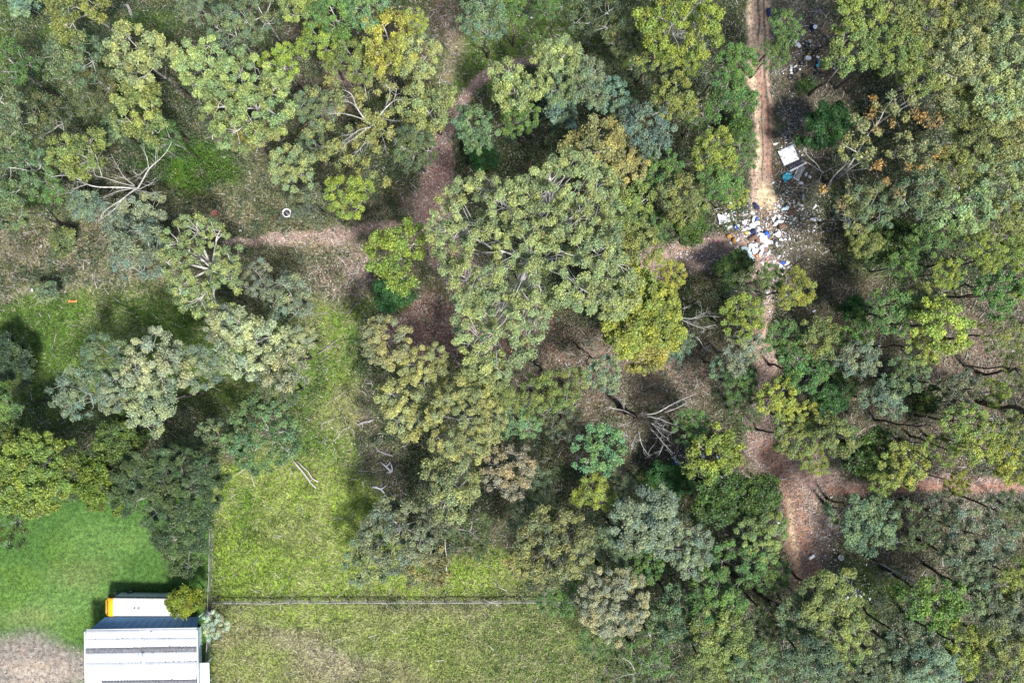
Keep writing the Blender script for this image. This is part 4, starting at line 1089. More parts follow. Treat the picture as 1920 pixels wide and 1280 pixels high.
def traced_tree(name, label, basepx, forkz, rb, limbs, forkpx, pale=(.9, 1, 1), sprays=None, hue='olive', tr=.6, nL=90, seed=3, group=None, tw=3, twL=1.1):
    r_ = np.random.default_rng(seed)
    b = np.array(P(basepx[0], basepx[1], 0)); f = np.array(P(forkpx[0], forkpx[1], forkz))
    root = link(name, None, None, tuple(b)); root.empty_display_size = .3
    tag(root, label, 'tree', group)
    tl = twigs(limbs, r_, tw + 2, twL, .022)
    limbs = limbs + tl + twigs(tl[::2], r_, 1, .6, .014)
    limbs = [(W - b, r) for W, r in limbs]
    V, F, A = trunk_np(limbs, f - b, forkz, (0, 0), rb, r_, pale, 3.0)
    link('trunk', mesh_np('trunk', V, F, {'pale': A}, M_BARK, True), root)
    if sprays:
        def spray_obj(nm, pts, col, tr, nL, blue=0.0):
            cen, ti = [], []
            T_ = np.array([P(*p) for p in pts]) - b
            per = r_.poisson(nL, len(T_)); ti = np.repeat(np.arange(len(T_)), per); n = len(ti)
            sz = r_.uniform(.7, 1.35, len(T_))[ti] * tr
            d = r_.normal(size=(n, 3)); d /= np.linalg.norm(d, axis=1)[:, None]
            sub = r_.normal(size=(len(T_), 5, 3)); d = d * .6 + sub[ti, r_.integers(0, 5, n)] * .3
            cen = T_[ti] + d * (r_.random(n) ** .45 * sz)[:, None] * np.array([1.1, 1.1, .7])
            V, F = leaves_np(cen, r_.uniform(.22, .40, n), r_.uniform(.09, .15, n), .5, r_, d * .4)
            tint = np.stack([np.clip(r_.normal(.5, .22, n), 0, 1), np.clip(.5 + (r_.random(len(T_))[ti] - .5) * .7 + r_.normal(0, .15, n), 0, 1), (r_.random(n) < .05) * .8], -1)
            o = link(nm, mesh_np(nm, V, F, {'tint': np.repeat(tint, 4, 0)}, M_LEAF), root)
            o.color = (*col, 1)
        for nm, pts, col, tr_, nL_ in sprays: spray_obj(nm, pts, col, tr_, nL_)
    return root

k = 2.977
A_ = px_paths([
 (.17, 7.0, 11.5, [(760, 1050), (650, 1045), (540, 1045), (480, 1030), (430, 990), (350, 975), (280, 990)]),
 (.09, 9.0, 11.0, [(480, 1030), (420, 1050), (390, 1085)]),
 (.06, 9.5, 11.0, [(430, 995), (425, 965), (340, 960)]),
 (.17, 7.0, 11.0, [(765, 1050), (720, 1080), (680, 1115), (620, 1150), (570, 1190), (550, 1240)]),
 (.09, 8.5, 10.0, [(680, 1115), (640, 1170), (570, 1220)]),
 (.07, 8.0, 10.0, [(720, 1085), (735, 1120), (715, 1130)]),
 (.17, 7.0, 12.5, [(770, 1050), (800, 1000), (830, 940), (880, 900), (930, 850), (960, 790)]),
 (.08, 9.5, 12.0, [(830, 940), (820, 870), (785, 815)]),
 (.06, 10.0, 12.0, [(870, 905), (868, 860), (880, 810)]),
 (.09, 9.0, 11.0, [(830, 930), (770, 985), (740, 955)]),
 (.07, 8.0, 10.0, [(800, 1000), (760, 990)]),
 (.08, 7.0, 10.0, [(770, 1060), (820, 1035), (855, 1020), (865, 990)]),
 (.08, 7.0, 11.0, [(750, 1035), (690, 990), (640, 900), (620, 860)]),
 (.07, 7.0, 10.0, [(760, 1060), (820, 1075), (880, 1075)]),
 (.09, 7.0, 11.0, [(750, 1040), (650, 1015), (570, 985), (525, 990), (520, 900)]),
 (.10, 9.0, 13.0, [(570, 985), (545, 905), (535, 860), (490, 840)]),
 (.07, 7.5, 9.0, [(750, 1050), (640, 1070), (560, 1110), (540, 1105)])], 0, 0, k, None, 5, 9)
traced_tree('dead_tree', 'bleached leafless tree with sprawling white limbs in the left forest', (264, 362), 7.0, .34, A_, (256, 353), seed=4, pale=(.5, 1.1, 1.1))
B_ = px_paths([
 (.11, 9.5, 11, [(690, 1045), (630, 1010), (575, 1000), (520, 990)]), (.06, 10, 11, [(625, 1008), (625, 940)]),
 (.15, 9.5, 12, [(700, 1040), (740, 1030), (800, 1030), (850, 1000), (920, 960), (1030, 915)]),
 (.09, 10, 12, [(850, 1020), (900, 1005), (960, 975), (1010, 955), (1030, 975)]),
 (.12, 9.5, 11.5, [(720, 1040), (780, 1045), (830, 1060), (880, 1080), (920, 1095)]),
 (.10, 9.5, 11.5, [(740, 1055), (790, 1090), (850, 1120), (900, 1135)]),
 (.12, 9.5, 11, [(745, 1060), (770, 1110), (820, 1160), (850, 1200), (900, 1250)]),
 (.08, 9.8, 11, [(780, 1080), (840, 1150), (880, 1170)]), (.08, 9.8, 11, [(790, 1060), (870, 1130), (905, 1135)]),
 (.09, 9.5, 11, [(690, 1050), (670, 1070), (620, 1090), (575, 1105)]),
 (.10, 9.5, 10.5, [(685, 1060), (660, 1120), (600, 1180)]), (.06, 9.8, 10.5, [(660, 1110), (655, 1160), (635, 1170)]),
 (.13, 9.5, 11, [(690, 1060), (710, 1140), (720, 1200), (770, 1270)]), (.09, 9.8, 11, [(700, 1130), (670, 1200), (660, 1260)]),
 (.08, 10, 11, [(850, 1190), (820, 1260)]), (.07, 9.6, 11, [(700, 1035), (735, 1020), (740, 1030)])], 960, 430, k, None, 9, 12)
traced_tree('dead_tree', 'bleached leafless tree with a thick black lower trunk, right of centre', (1164, 766), 9.5, .42, B_, (1191, 781), seed=5, pale=(-.6, -.3, 1.4), tw=4)
C_ = px_paths([
 (.12, 6, 9, [(905, 475), (930, 490), (1000, 500), (1080, 480), (1160, 490)]), (.08, 7, 9.5, [(1000, 500), (1060, 470), (1110, 455)]),
 (.08, 7, 9, [(1055, 472), (1060, 450)]), (.12, 6, 9, [(915, 485), (960, 510), (1000, 530), (1060, 550), (1140, 530)]),
 (.07, 6, 7.5, [(915, 490), (922, 520), (912, 565)]), (.08, 6, 9, [(905, 475), (920, 450), (960, 440), (1000, 420)]), (.06, 6.5, 8, [(960, 505), (1000, 520), (1045, 520)])], 960, 430, k, None, 6, 9)
traced_tree('dead_tree', 'small bleached leafless tree poking out beside the golden tree', (1245, 588), 6.0, .2, C_, (1264, 590), seed=6)
D_ = px_paths([
 (.12, 4, 7, [(1110, 680), (1070, 660), (1050, 620), (1030, 600)]), (.06, 5, 7, [(1080, 670), (1110, 640), (1145, 620)]), (.06, 5, 6.5, [(1080, 670), (1120, 685), (1180, 660)])], 960, 430, k, None, 4, 7)
traced_tree('dead_tree', 'little forked white snag below the small leafless tree', (1318, 652), 4.0, .14, D_, (1331, 657), seed=7, tw=2, twL=.7)

E_ = px_paths([
 (.17, 8.0, 11.5, [(645, 700), (605, 665), (560, 600), (535, 520), (480, 500)]), (.10, 9.0, 11.5, [(605, 668), (540, 645), (470, 630), (400, 640)]),
 (.07, 10.0, 11.5, [(560, 600), (530, 570), (490, 565)]), (.05, 10.0, 11.0, [(470, 632), (430, 625), (405, 632)]),
 (.17, 8.0, 11.5, [(650, 700), (700, 630), (740, 585), (790, 545), (830, 575)]), (.08, 10.0, 11.5, [(765, 565), (780, 530), (785, 495)]),
 (.08, 9.0, 11.5, [(720, 600), (745, 540), (748, 490), (725, 478)]), (.08, 8.5, 11.0, [(680, 660), (750, 670), (810, 680)]),
 (.11, 8.0, 11.0, [(690, 710), (740, 745), (800, 800)]), (.10, 8.0, 11.0, [(640, 710), (580, 720), (510, 775), (470, 800)]),
 (.09, 8.5, 11.0, [(620, 715), (560, 765), (490, 810), (480, 840)]), (.08, 9.0, 11.0, [(560, 740), (500, 760), (480, 740)]),
 (.10, 8.0, 11.0, [(630, 745), (600, 810), (545, 870)]), (.08, 8.0, 11.0, [(640, 750), (615, 830), (605, 850)]),
 (.07, 8.0, 10.0, [(690, 730), (720, 800), (728, 860)]), (.09, 7.0, 9.0, [(620, 560), (610, 500), (605, 450)])], 480, 0, k, None, 7, 12)
rr = np.random.default_rng(12)
ring = []
for _ in range(95):
    th = rr.uniform(0, 2 * PI); q = rr.uniform(62, 128) if rr.random() < .88 else rr.uniform(10, 50)
    ring.append((697 + q * math.cos(th) * 1.02, 236 + q * math.sin(th) * .92, rr.uniform(6.8, 9.6)))
traced_tree('white_limbed_gum_tree', 'gum with an open ring of leaves round bare white limbs, upper left of centre', (705, 245), 8.0, .36, E_, (697, 236), seed=8,
            sprays=[('crown', ring, (.20, .215, .085), .70, 190)], pale=(.3, .8, 1.3))

F_ = px_paths([
 (.22, 4, 14, [(430, 960), (480, 880), (530, 800), (560, 745), (620, 680), (650, 610), (700, 550)]),
 (.14, 4, 9, [(330, 1050), (360, 990), (420, 930), (470, 890)]), (.10, 9, 13, [(515, 860), (460, 830), (410, 800)]),
 (.13, 10, 14, [(600, 700), (640, 670), (700, 630), (740, 610), (800, 580)]), (.16, 6, 12, [(440, 950), (520, 900), (560, 880), (600, 870)]),
 (.11, 8, 14, [(660, 870), (720, 840), (800, 820), (850, 815)]), (.09, 9, 14, [(660, 870), (740, 870), (840, 880), (880, 910)]),
 (.11, 5, 9, [(440, 955), (560, 940), (640, 940)]), (.13, 5, 12, [(440, 960), (455, 1030), (450, 1090), (440, 1180), (470, 1270)]),
 (.07, 6, 10, [(470, 950), (480, 1000), (510, 1015)]), (.10, 9, 15, [(720, 600), (800, 550), (850, 490), (900, 430), (945, 370)]),
 (.07, 11, 14, [(790, 540), (790, 500), (770, 475)]), (.08, 9, 14, [(820, 560), (920, 530), (960, 510), (1010, 480), (1120, 400)]),
 (.06, 11, 14, [(960, 515), (990, 560), (975, 580)]), (.08, 6, 11, [(530, 1040), (560, 1080), (580, 1140)]), (.06, 6, 11, [(455, 1070), (490, 1130)]),
 (.08, 9, 13, [(555, 740), (520, 740), (500, 690)]), (.06, 10, 13, [(850, 815), (880, 830), (940, 830)]), (.07, 8, 12, [(860, 1060), (880, 1110)])], 1440, 0, k, None, 4, 14)
tipsE = []
for W, r in F_:
    for q in (0.6, 0.85, 1.0):
        i = int((len(W) - 1) * q)
        if W[i][2] > 9.5: 
            for _ in range(2):
                kk = S * H / (H - W[i][2]); tipsE.append((960 + W[i][0] * kk + rr.normal(0, 11), 640 - W[i][1] * kk + rr.normal(0, 11), W[i][2] + rr.uniform(-.8, .5)))
orange = [(590, 600), (578, 650), (700, 690), (610, 725), (820, 632), (862, 655), (955, 668), (990, 842), (945, 865), (630, 905), (612, 925), (862, 932), (790, 915), (665, 1015), (300, 1060), (410, 1150), (600, 545), (905, 690), (845, 925), (720, 1095)]
orange = [(1440 + a / k, b / k, 12.5) for a, b in orange]
traced_tree('orange_flecked_gum_tree', 'sprawling gum with orange tufts and grey limbs reaching right from the dumped mattress', (1548, 345), 4.0, .34, F_, (1584, 322), seed=9,
            sprays=[('crown', tipsE, (.205, .215, .10), .62, 130), ('orange_tuft', orange, (.27, .17, .07), .85, 65)], pale=(.3, .5, 1))
G_ = px_paths([
 (.10, 1.5, 4, [(300, 960), (270, 910), (215, 870), (190, 800), (160, 740)]), (.06, 2.5, 4.5, [(250, 870), (200, 780), (205, 660)]),
 (.08, 1.5, 4, [(300, 965), (290, 1000), (255, 1090), (240, 1150)]), (.06, 1.5, 4, [(300, 960), (230, 910), (190, 900)]), (.05, 1.5, 4, [(290, 1010), (220, 1035), (150, 1050)]),
 (.05, 2, 4, [(310, 960), (380, 930), (440, 890)])], 1440, 0, k, None, 1, 4)
traced_tree('dead_shrub', 'bare grey leafless shrub leaning over the dumped mattress', (1543, 325), 1.5, .12, G_, (1541, 322), seed=10, pale=(.5, .7, .8))
Hh = px_paths([
 (.13, 9, 12, [(1150, 720), (1060, 620), (1000, 590)]), (.12, 7, 12, [(660, 1070), (700, 1150), (760, 1190), (810, 1215)]),
 (.10, 8, 11, [(700, 1150), (720, 1210), (690, 1250)]), (.09, 8, 11, [(690, 1220), (660, 1160), (610, 1135)]), (.08, 8, 11, [(700, 1225), (630, 1235), (570, 1260)]),
 (.08, 9, 12, [(760, 1190), (780, 1240), (800, 1280)]), (.08, 9, 12, [(870, 1220), (900, 1190), (990, 1185)])][1:], 960, 850, k, None, 7, 12)
traced_tree('dead_limbed_tree', 'bare curling grey limbs above a dark trunk near the bottom edge', (1178, 1196), 7.0, .3, Hh, (1188, 1222), seed=11, pale=(-.4, .2, .9))
I_ = px_paths([
 (.20, 9, 11.5, [(10, 820), (90, 850), (130, 870), (160, 930)]), (.12, 9, 12, [(130, 860), (190, 850), (260, 840)]), (.10, 9, 12, [(10, 820), (40, 780), (90, 740)]),
 (.12, 9, 12, [(10, 830), (30, 900), (60, 960), (70, 1040)]), (.10, 9, 12, [(10, 940), (40, 1020), (100, 1080)]), (.08, 9, 12, [(5, 800), (60, 790), (120, 760)])], 1440, 850, k, None, 9, 12)
traced_tree('charred_tree', 'charred leafless tree with forked black limbs below the dirt clearing', (1372, 1078), 9.0, .36, I_, (1442, 1126), seed=12, pale=(-.8, -.5, .25))
J_ = px_paths([
 (.17, 3, 9, [(600, 600), (680, 640), (760, 685), (830, 720)]), (.09, 6, 9, [(750, 680), (800, 690), (835, 700)]), (.07, 7, 9, [(790, 700), (820, 740), (825, 770)]), (.06, 5, 7, [(700, 655), (690, 670), (640, 665)])], 1440, 850, k, None, 3, 9)
traced_tree('leaning_dead_tree', 'slim pale dead stem with a black foot, leaning towards the bright green crown', (1622, 1040), 3.0, .2, J_, (1642, 1051), seed=13, pale=(-.8, .2, .8))

# charred stems whose leafy tops are thin: black leaning trunks of the right hand forest
stems = [((1838, 752), (1925, 772), 15, .34, 'thickest charred black trunk, leaning out over the right edge'),
         ((1836, 700), (1905, 690), 13, .22, 'charred black trunk just above the thickest black trunk'),
         ((1870, 762), (1930, 780), 14, .20, 'slimmer charred trunk below the thickest black trunk'),
         ((1648, 705), (1740, 717), 12, .15, 'thin charred trunk below the brightest lime crown'),
         ((1640, 788), (1745, 796), 13, .14, 'thin charred trunk lying level above the deep green bushy tree'),
         ((1690, 828), (1745, 862), 14, .14, 'leaning charred stem over the yellow green crown'),
         ((1708, 818), (1778, 846), 14, .12, 'slender charred stem above its leaning neighbour'),
         ((1780, 541), (1845, 538), 11, .13, 'thin charred trunk between the green and lime crowns near the right edge'),
         ((1868, 596), (1925, 604), 12, .13, 'thin charred trunk on the right edge beside leaf litter'),
         ((1552, 936), (1600, 950), 9, .16, 'charred trunk under the round grey green crown'),
         ((1712, 945), (1765, 955), 10, .12, 'thin charred trunk below the right hand track'),
         ((1882, 948), (1930, 966), 12, .20, 'charred trunk on the right edge below the track'),
         ((1604, 1204), (1634, 1232), 12, .22, 'short charred trunk near the bottom right edge'),
         ((1378, 550), (1425, 548), 9, .15, 'charred trunk just below the rubbish dump'),
         ((990, 668), (1018, 694), 9, .2, 'charred trunk below the huge gum'),
         ((1086, 653), (1112, 672), 9, .13, 'slim forked charred trunk below right of the huge gum')]
for i, (b, t, z, r, lab) in enumerate(stems):
    r_ = np.random.default_rng(300 + i)
    p0 = np.array(P(b[0], b[1], 0)); p1 = np.array(P(t[0], t[1], z))
    root = link('charred_tree', None, None, tuple(p0)); root.empty_display_size = .3
    tag(root, lab, 'tree', 'charred trunks')
    top = (p1 - p0)
    limbs = []
    for q in range(5):
        d = r_.normal(0, 1, 3); d[2] = abs(d[2]) * .6; d /= np.linalg.norm(d); st = top * r_.uniform(.75, 1)
        if q == 0: st = top
        limbs.append((np.array([top * .97 if q == 0 else st, st + d * .9 + r_.normal(0, .1, 3), st + d * 1.9 + r_.normal(0, .2, 3)]), np.array([.5, .35, .12]) * r))
    V, F, A = trunk_np(limbs, top, top[2], (0, 0), r, r_, (-.8, -.5, .1), 4)
    link('trunk', mesh_np('trunk', V, F, {'pale': A}, M_BARK, True), root)
# ------------------------------------------------------------------ shed, bus, fences
M_ROOF = simple('white_roof_steel', (.70, .71, .72), .45, .10, 1.2, dirt=(.38, .35, .32), dscale=.8, damt=.5)
M_ROOF2 = simple('white_roof_steel_greyed', (.56, .58, .60), .5, .12, 1.0, dirt=(.34, .32, .30), dscale=.9, damt=.55)
M_SKYL = simple('grimy_skylight', (.135, .135, .145), .6, .35, 2.5, dirt=(.40, .40, .40), dscale=4.5, damt=.7)
M_WALL = simple('blue_wall_steel', (.115, .25, .42), .5, .12, 1.0, dirt=(.10, .13, .16), dscale=.7, damt=.5)
M_TRIM = simple('pale_trim', (.62, .70, .76), .5, .1, 1)
M_WOOD = simple('weathered_wood', (.27, .255, .235), .85, .3, 3, bump=.4)
M_DARKW = simple('dark_fence_steel', (.10, .10, .095), .7, .3, 2)

# the shed: roof of lapped steel sheets with two skylight strips, turned a little
RZ = math.radians(0.9)
eave = 4.6
ax, ay, _ = P(162, 1181.5, eave)
shed = empty('steel_shed', (ax, ay, 0), RZ, 'steel shed with a white sheet roof and blue wall in the lower left corner', 'shed')
kz = (H - eave) / H / S
Lx = 208.5 * kz
ridge_y = -95 * kz
def roof_z(y):      # y runs downwards from the top eave
    return eave + (min(-y, -ridge_y) * .085) - max(0, (-y) + ridge_y) * .085
M_r = [M_ROOF, M_ROOF2]
rows = [(0, 15.2), (15.2, 31), 'sky', (41, 58), (58, 90), 'sky2', (100, 126), (126, 160)]
def sheet(x0, x1, y0, y1, name, mat, lift=0.0, ribs=True):
    """one lapped roof sheet: low ribs across it, its lower edge lying on the next sheet"""
    x0, x1, y0, y1 = x0 * kz, x1 * kz, -y0 * kz, -y1 * kz
    mb = MB()
    nxr = max(2, int((x1 - x0) / .38)); V = []; F = []
    xs = np.linspace(x0, x1, nxr * 3 + 1)
    zz = np.where(np.arange(len(xs)) % 3 == 1, .03, 0.0) if ribs else np.zeros(len(xs))
    ys = [y0 + .02, (y0 + y1) / 2, y1 - .02]
    for j, yy in enumerate(ys):
        for xi, z_ in zip(xs, zz):
            V.append((xi, yy, roof_z(yy) + z_ + lift + .006 * (2 - j)))
    n = len(xs)
    for j in range(2):
        for i in range(n - 1):
            a = j * n + i; F.append((a, a + n, a + n + 1, a + 1))
    base = len(V)
    for yy, j in ((ys[0], 0), (ys[2], 2)):      # turned down edges
        for xi in xs: V.append((xi, yy, roof_z(yy) + lift - .05))
    for i in range(n - 1):
        F.append((i, i + 1, base + i + 1, base + i)); F.append((2 * n + i, base + n + i, base + n + i + 1, 2 * n + i + 1))
    mb.add(V, F); return mb.obj(name, mat, shed)
sh = 0
r_ = np.random.default_rng(44)
for row in rows:
    if row == 'sky':
        for q in range(6): sheet(208.5 / 6 * q, 208.5 / 6 * (q + 1) - .3, 31, 41, 'skylight_sheet', M_SKYL, -.012)
        continue
    if row == 'sky2':
        sheet(0, 32, 90, 100, 'roof_sheet', M_ROOF)
        for q in range(5): sheet(32 + 176.5 / 5 * q, 32 + 176.5 / 5 * (q + 1) - .3, 90, 100, 'skylight_sheet', M_SKYL, -.012)
        continue
    y0, y1 = row
    cuts = [0, 99 + (10 if sh % 2 else 0) , 208.5]
    if sh == 0: cuts = [0, 97, 121, 208.5]
    for i in range(len(cuts) - 1):
        sheet(cuts[i], cuts[i + 1] - .25, y0, y1, 'roof_sheet', M_r[0] if (sh * 3 + i) % 4 else M_r[1], float(r_.uniform(0, .012)))
    sh += 1
Ly = 160 * kz
mb = MB(); mb.box((122.5 * kz, -8 * kz, roof_z(-8 * kz) + .10), (.3, .6, .12), 0, .02); mb.obj('roof_flashing', M_TRIM, shed)
mb = MB(); mb.box((108.5 * kz, -60 * kz, roof_z(-60 * kz) + .07), (.28, 2.6, .05), 0, 0); mb.obj('roof_flashing', M_TRIM, shed)
# walls with ribs
def wall(p0, p1, z1, name, mat, step=.42, zf=None):
    mb = MB(); p0 = np.array(p0); p1 = np.array(p1); L = np.linalg.norm(p1 - p0); d = (p1 - p0) / L; nrm = np.array([d[1], -d[0]])
    n = int(L / step) * 4; V = []; F = []
    for i in range(n + 1):
        q = p0 + d * L * i / n + nrm * (.04 if i % 4 in (1, 2) else 0)
        zt = z1 if zf is None else zf(q)
        V += [(q[0], q[1], -.2), (q[0], q[1], zt)]
    for i in range(n): F.append((2 * i, 2 * i + 2, 2 * i + 3, 2 * i + 1))
    mb.add(V, F); return mb.obj(name, mat, shed)
e = .12
wall((e, -1.5), (Lx - 1.6, -1.5), eave - .05, 'wall', M_WALL, .30)
wall((Lx - 1.6, -1.5), (Lx - 1.6, -Ly), 4.9, 'wall', M_TRIM, .42, lambda q: roof_z(q[1]) - .05)
# blue sheeted skillion roof falling away from the top eave towards the bus
cR, sR = math.cos(RZ), math.sin(RZ)
def loc2(p):
    dx_, dy_ = p[0] - ax, p[1] - ay
    return np.array((dx_ * cR + dy_ * sR, -dx_ * sR + dy_ * cR, p[2]))
i0, i1 = loc2(P(163, 1183, 4.45)), loc2(P(368.5, 1178, 4.45)); o0, o1 = loc2(P(198, 1156, 2.9)), loc2(P(375, 1156, 2.9))
npn = 14
for q in range(npn):
    a0, a1 = q / npn, (q + 1) / npn - .002; V = []; F = []
    for t_ in (0, .06, .12, .36, .42, .5, .58, .82, .9, 1):
        u = a0 + (a1 - a0) * t_; up = .045 if t_ in (.06, .42, .58, .9) else 0
        for v_ in (0, .5, 1): V.append((i0 + (i1 - i0) * u) * (1 - v_) + (o0 + (o1 - o0) * u) * v_ + np.array((0, 0, up + (q % 2) * .01)))
    for i in range(9):
        for j in range(2): a = i * 3 + j; F.append((a, a + 1, a + 4, a + 3))
    link('skillion_sheet', mesh_np('skillion_sheet', np.array(V), np.array(F), None, M_WALL), shed)
for u in (.03, .27, .5, .73, .97):
    p_ = o0 + (o1 - o0) * u
    mb = MB(); mb.box((p_[0], p_[1] - .15, 1.35), (.10, .10, 2.9)); mb.obj('post', M_TRIM, shed)
wall((e, -Ly), (e, -e), 4.9, 'wall', M_WALL, .42, lambda q: roof_z(q[1]) - .05)
wall((Lx - e, -Ly), (e, -Ly), eave - .6, 'wall', M_WALL)
mb = MB(); mb.box((Lx / 2, .07, eave - .09), (Lx + .1, .13, .12), 0, .02); mb.obj('gutter', M_ROOF, shed)
mb = MB(); mb.box((Lx + .06, -Ly / 2, eave + .18), (.10, Ly, .35), 0, .02); mb.obj('barge_board', M_TRIM, shed)
mb = MB(); mb.box((-.06, -Ly / 2, eave + .18), (.10, Ly, .35), 0, .02); mb.obj('barge_board', M_ROOF, shed)
# fixing rows: lines of roofing screws, and leaf drifts caught against the laps
mb = MB(); r_ = np.random.default_rng(9)
for yy in (7, 23, 49, 74, 112, 140):
    for q in range(46):
        mb.box(((4 + q * 4.45) * kz, -yy * kz, roof_z(-yy * kz) + .05), (.045, .045, .03))
mb.obj('roof_screw_rows', simple('rusty_screw', (.30, .22, .17), .7), shed)['kind'] = 'stuff'
mb = MB()
for _ in range(60):
    yy = float(r_.choice([15.2, 31, 41, 58, 90])) + r_.normal(0, .5) ; xx = r_.uniform(2, 206); a_ = r_.uniform(0, PI)
    if r_.random() < .45: xx = 150 + abs(r_.normal(0, 26))
    mb.box((min(xx, 207) * kz, -yy * kz, roof_z(-yy * kz) + .075), (r_.uniform(.08, .26), .05, .02), a_)
mb.obj('leaf_drift', simple('dry_leaf_drift', (.24, .19, .13), .9, .4, 5), shed)['kind'] = 'stuff'
# lean-to on the right
kl = (H - 2.9) / H / S
lp = loc2(P(371, 1242, 2.9)); lq = loc2(P(392, 1242, 2.9))
an = MB(); an.box(((lp[0] + lq[0]) / 2, lp[1] - 3.2, 2.86), (lq[0] - lp[0], 6.4, .08), 0, .02); an.obj('lean_to_roof', M_ROOF, shed)
for yy in (-.3, -3.0, -6.0):
    an = MB(); an.box((lp[0] + .9, lp[1] + yy, 1.4), (.09, .09, 2.9)); an.obj('post', M_TRIM, shed)

# the parked bus (front to the left)
M_BUSW = simple('bus_roof_cream', (.74, .70, .64), .4, .06, 1.2, dirt=(.38, .34, .30), dscale=1.6, damt=.35)
M_BUSY = simple('bus_yellow', (.86, .42, .012), .35, .08, 1)
M_BUSS = simple('bus_skirt_grey', (.50, .55, .58), .4, .12, 1, dirt=(.2, .2, .2))
M_GLASS = simple('dark_window', (.015, .02, .028), .12, .2, 1)
M_TYRE = simple('tyre_rubber', (.028, .028, .03), .8, .3, 5)
M_RED = simple('red_tail', (.52, .14, .13), .5, .15, 1)
M_RIM = simple('steel_rim', (.35, .35, .36), .4, .2, 3)
bz = 2.75
bx0, by0, _ = P(208, 1157, bz); bx1, by1, _ = P(345, 1121.5, bz)
BL, BW = bx1 - bx0, by1 - by0
bus = empty('parked_bus', (bx0, (by0 + by1) / 2, 0), math.radians(-.6), 'old bus with cream roof and yellow front parked between the lawn and the shed', 'bus')
b = MB()
b.box((BL / 2, 0, 1.1), (BL, BW, 1.35), 0, .08); b.obj('body', M_BUSS, bus)
b = MB(); b.box((BL / 2, 0, 2.1), (BL - .1, BW - .10, .75), 0, .04); b.obj('window_band', M_GLASS, bus)
for i in range(8):
    for s in (-1, 1):
        p = MB(); p.box((.35 + (BL - .6) * i / 7, s * (BW / 2 - .04), 2.1), (.12, .05, .74)); p.obj('window_pillar', M_BUSS, bus)
b = MB()       # cambered roof
prof = [(-.5, -.14), (-.47, -.03), (-.36, .05), (-.15, .085), (.15, .085), (.36, .05), (.47, -.03), (.5, -.14)]
V = []; F = []
for i, xx in enumerate(np.linspace(0.02, BL, 9)):
    for y_, z_ in prof: V.append((xx, y_ * (BW + .06), bz + z_ - .02))
for i in range(8):
    for j in range(7): F.append((i * 8 + j, (i + 1) * 8 + j, (i + 1) * 8 + j + 1, i * 8 + j + 1))
b.add(V, F); b.F.setdefault(8, []).append(np.array([tuple(range(64, 72))])); b.obj('roof', M_BUSW, bus, False)
for xx in (BL * .2, BL * .42, BL * .62, BL * .82):
    p = MB(); p.box((xx, 0, bz + .07), (.035, BW * .72, .03)); p.obj('roof_seam', M_BUSW, bus)
for q in (0, 1):
    p = MB(); p.lathe([(.001, .14), (.13, .14), (.17, .10), (.20, .02), (.21, 0)], (BL * .33 + q * .52, .03, bz + .05), 12); f = p.obj('roof_vent', M_RIM, bus)
    p = MB(); p.lathe([(.001, .17), (.07, .16), (.08, .14)], (BL * .33 + q * .52, .03, bz + .05), 10); p.obj('vent_cap', M_GLASS, f)
b = MB()      # yellow front: curved brow over windscreen
V = []; F = []
for i, (dx, z_) in enumerate([(.32, bz + .085), (-.12, bz + .07), (-.45, bz - .02), (-.78, bz - .16), (-.90, bz - .6), (-.92, 1.2), (-.92, .5)]):
    for y_ in (-.5, -.42, -.2, 0, .2, .42, .5):
        V.append((dx + (.26 * (abs(y_) * 2) ** 4 if i > 1 else 0), y_ * BW * 1.0, z_ - (.10 if abs(y_) > .45 and i < 3 else 0)))
for i in range(6):
    for j in range(6): F.append((i * 7 + j, i * 7 + j + 1, (i + 1) * 7 + j + 1, (i + 1) * 7 + j))
b.add(V, F); b.obj('front_cowl', M_BUSY, bus, True)
b = MB(); b.box((-.42, 0, bz + .0), (.10, BW * .72, .06), 0, .01); b.obj('windscreen', M_GLASS, bus)
b = MB(); b.box((-.86, 0, bz - .45), (.20, BW * .70, .10), 0, .03); b.obj('sun_visor', M_BUSY, bus)
b = MB(); b.box((-.78, 0, .55), (.35, BW * .96, .28), 0, .06); b.obj('bumper', M_BUSS, bus)
for s in (-1, 1):
    p = MB(); p.tube([(-.1, s * BW * .48, bz - .2), (-.5, s * (BW * .5 + .1), bz - .3), (-.62, s * (BW * .5 + .16), bz - .55)], .025, 5); p.box((-.62, s * (BW * .5 + .17), bz - .62), (.08, .2, .34), 0, .02); p.obj('mirror', M_TYRE, bus)
    for xx in (BL * .13, BL * .72):
        p = MB(); t_ = np.linspace(0, 2 * PI, 17)
        p.lathe([(.20, -.13), (.44, -.14), (.47, -.08), (.47, .08), (.44, .14), (.20, .13)], (0, 0, 0), 18)
        w = p.obj('wheel', M_TYRE, bus, True); w.location = (xx, s * (BW / 2 - .02), .46); w.rotation_euler = (PI / 2, 0, 0)
        p = MB(); p.lathe([(.001, s * -.10), (.09, s * -.12), (.10, s * -.08), (.21, s * -.13)], (0, 0, 0), 14); p.obj('rim', M_RIM, w)
b = MB(); b.box((BL + .02, 0, 1.6), (.14, BW * .97, 1.9), 0, .05); b.obj('rear_panel', M_RED, bus)
b = MB(); b.box((BL * .5, BW / 2 + .10, bz - .55), (BL * .86, .05, .16), .004, .01); b.obj('side_rail', M_BUSS, bus)

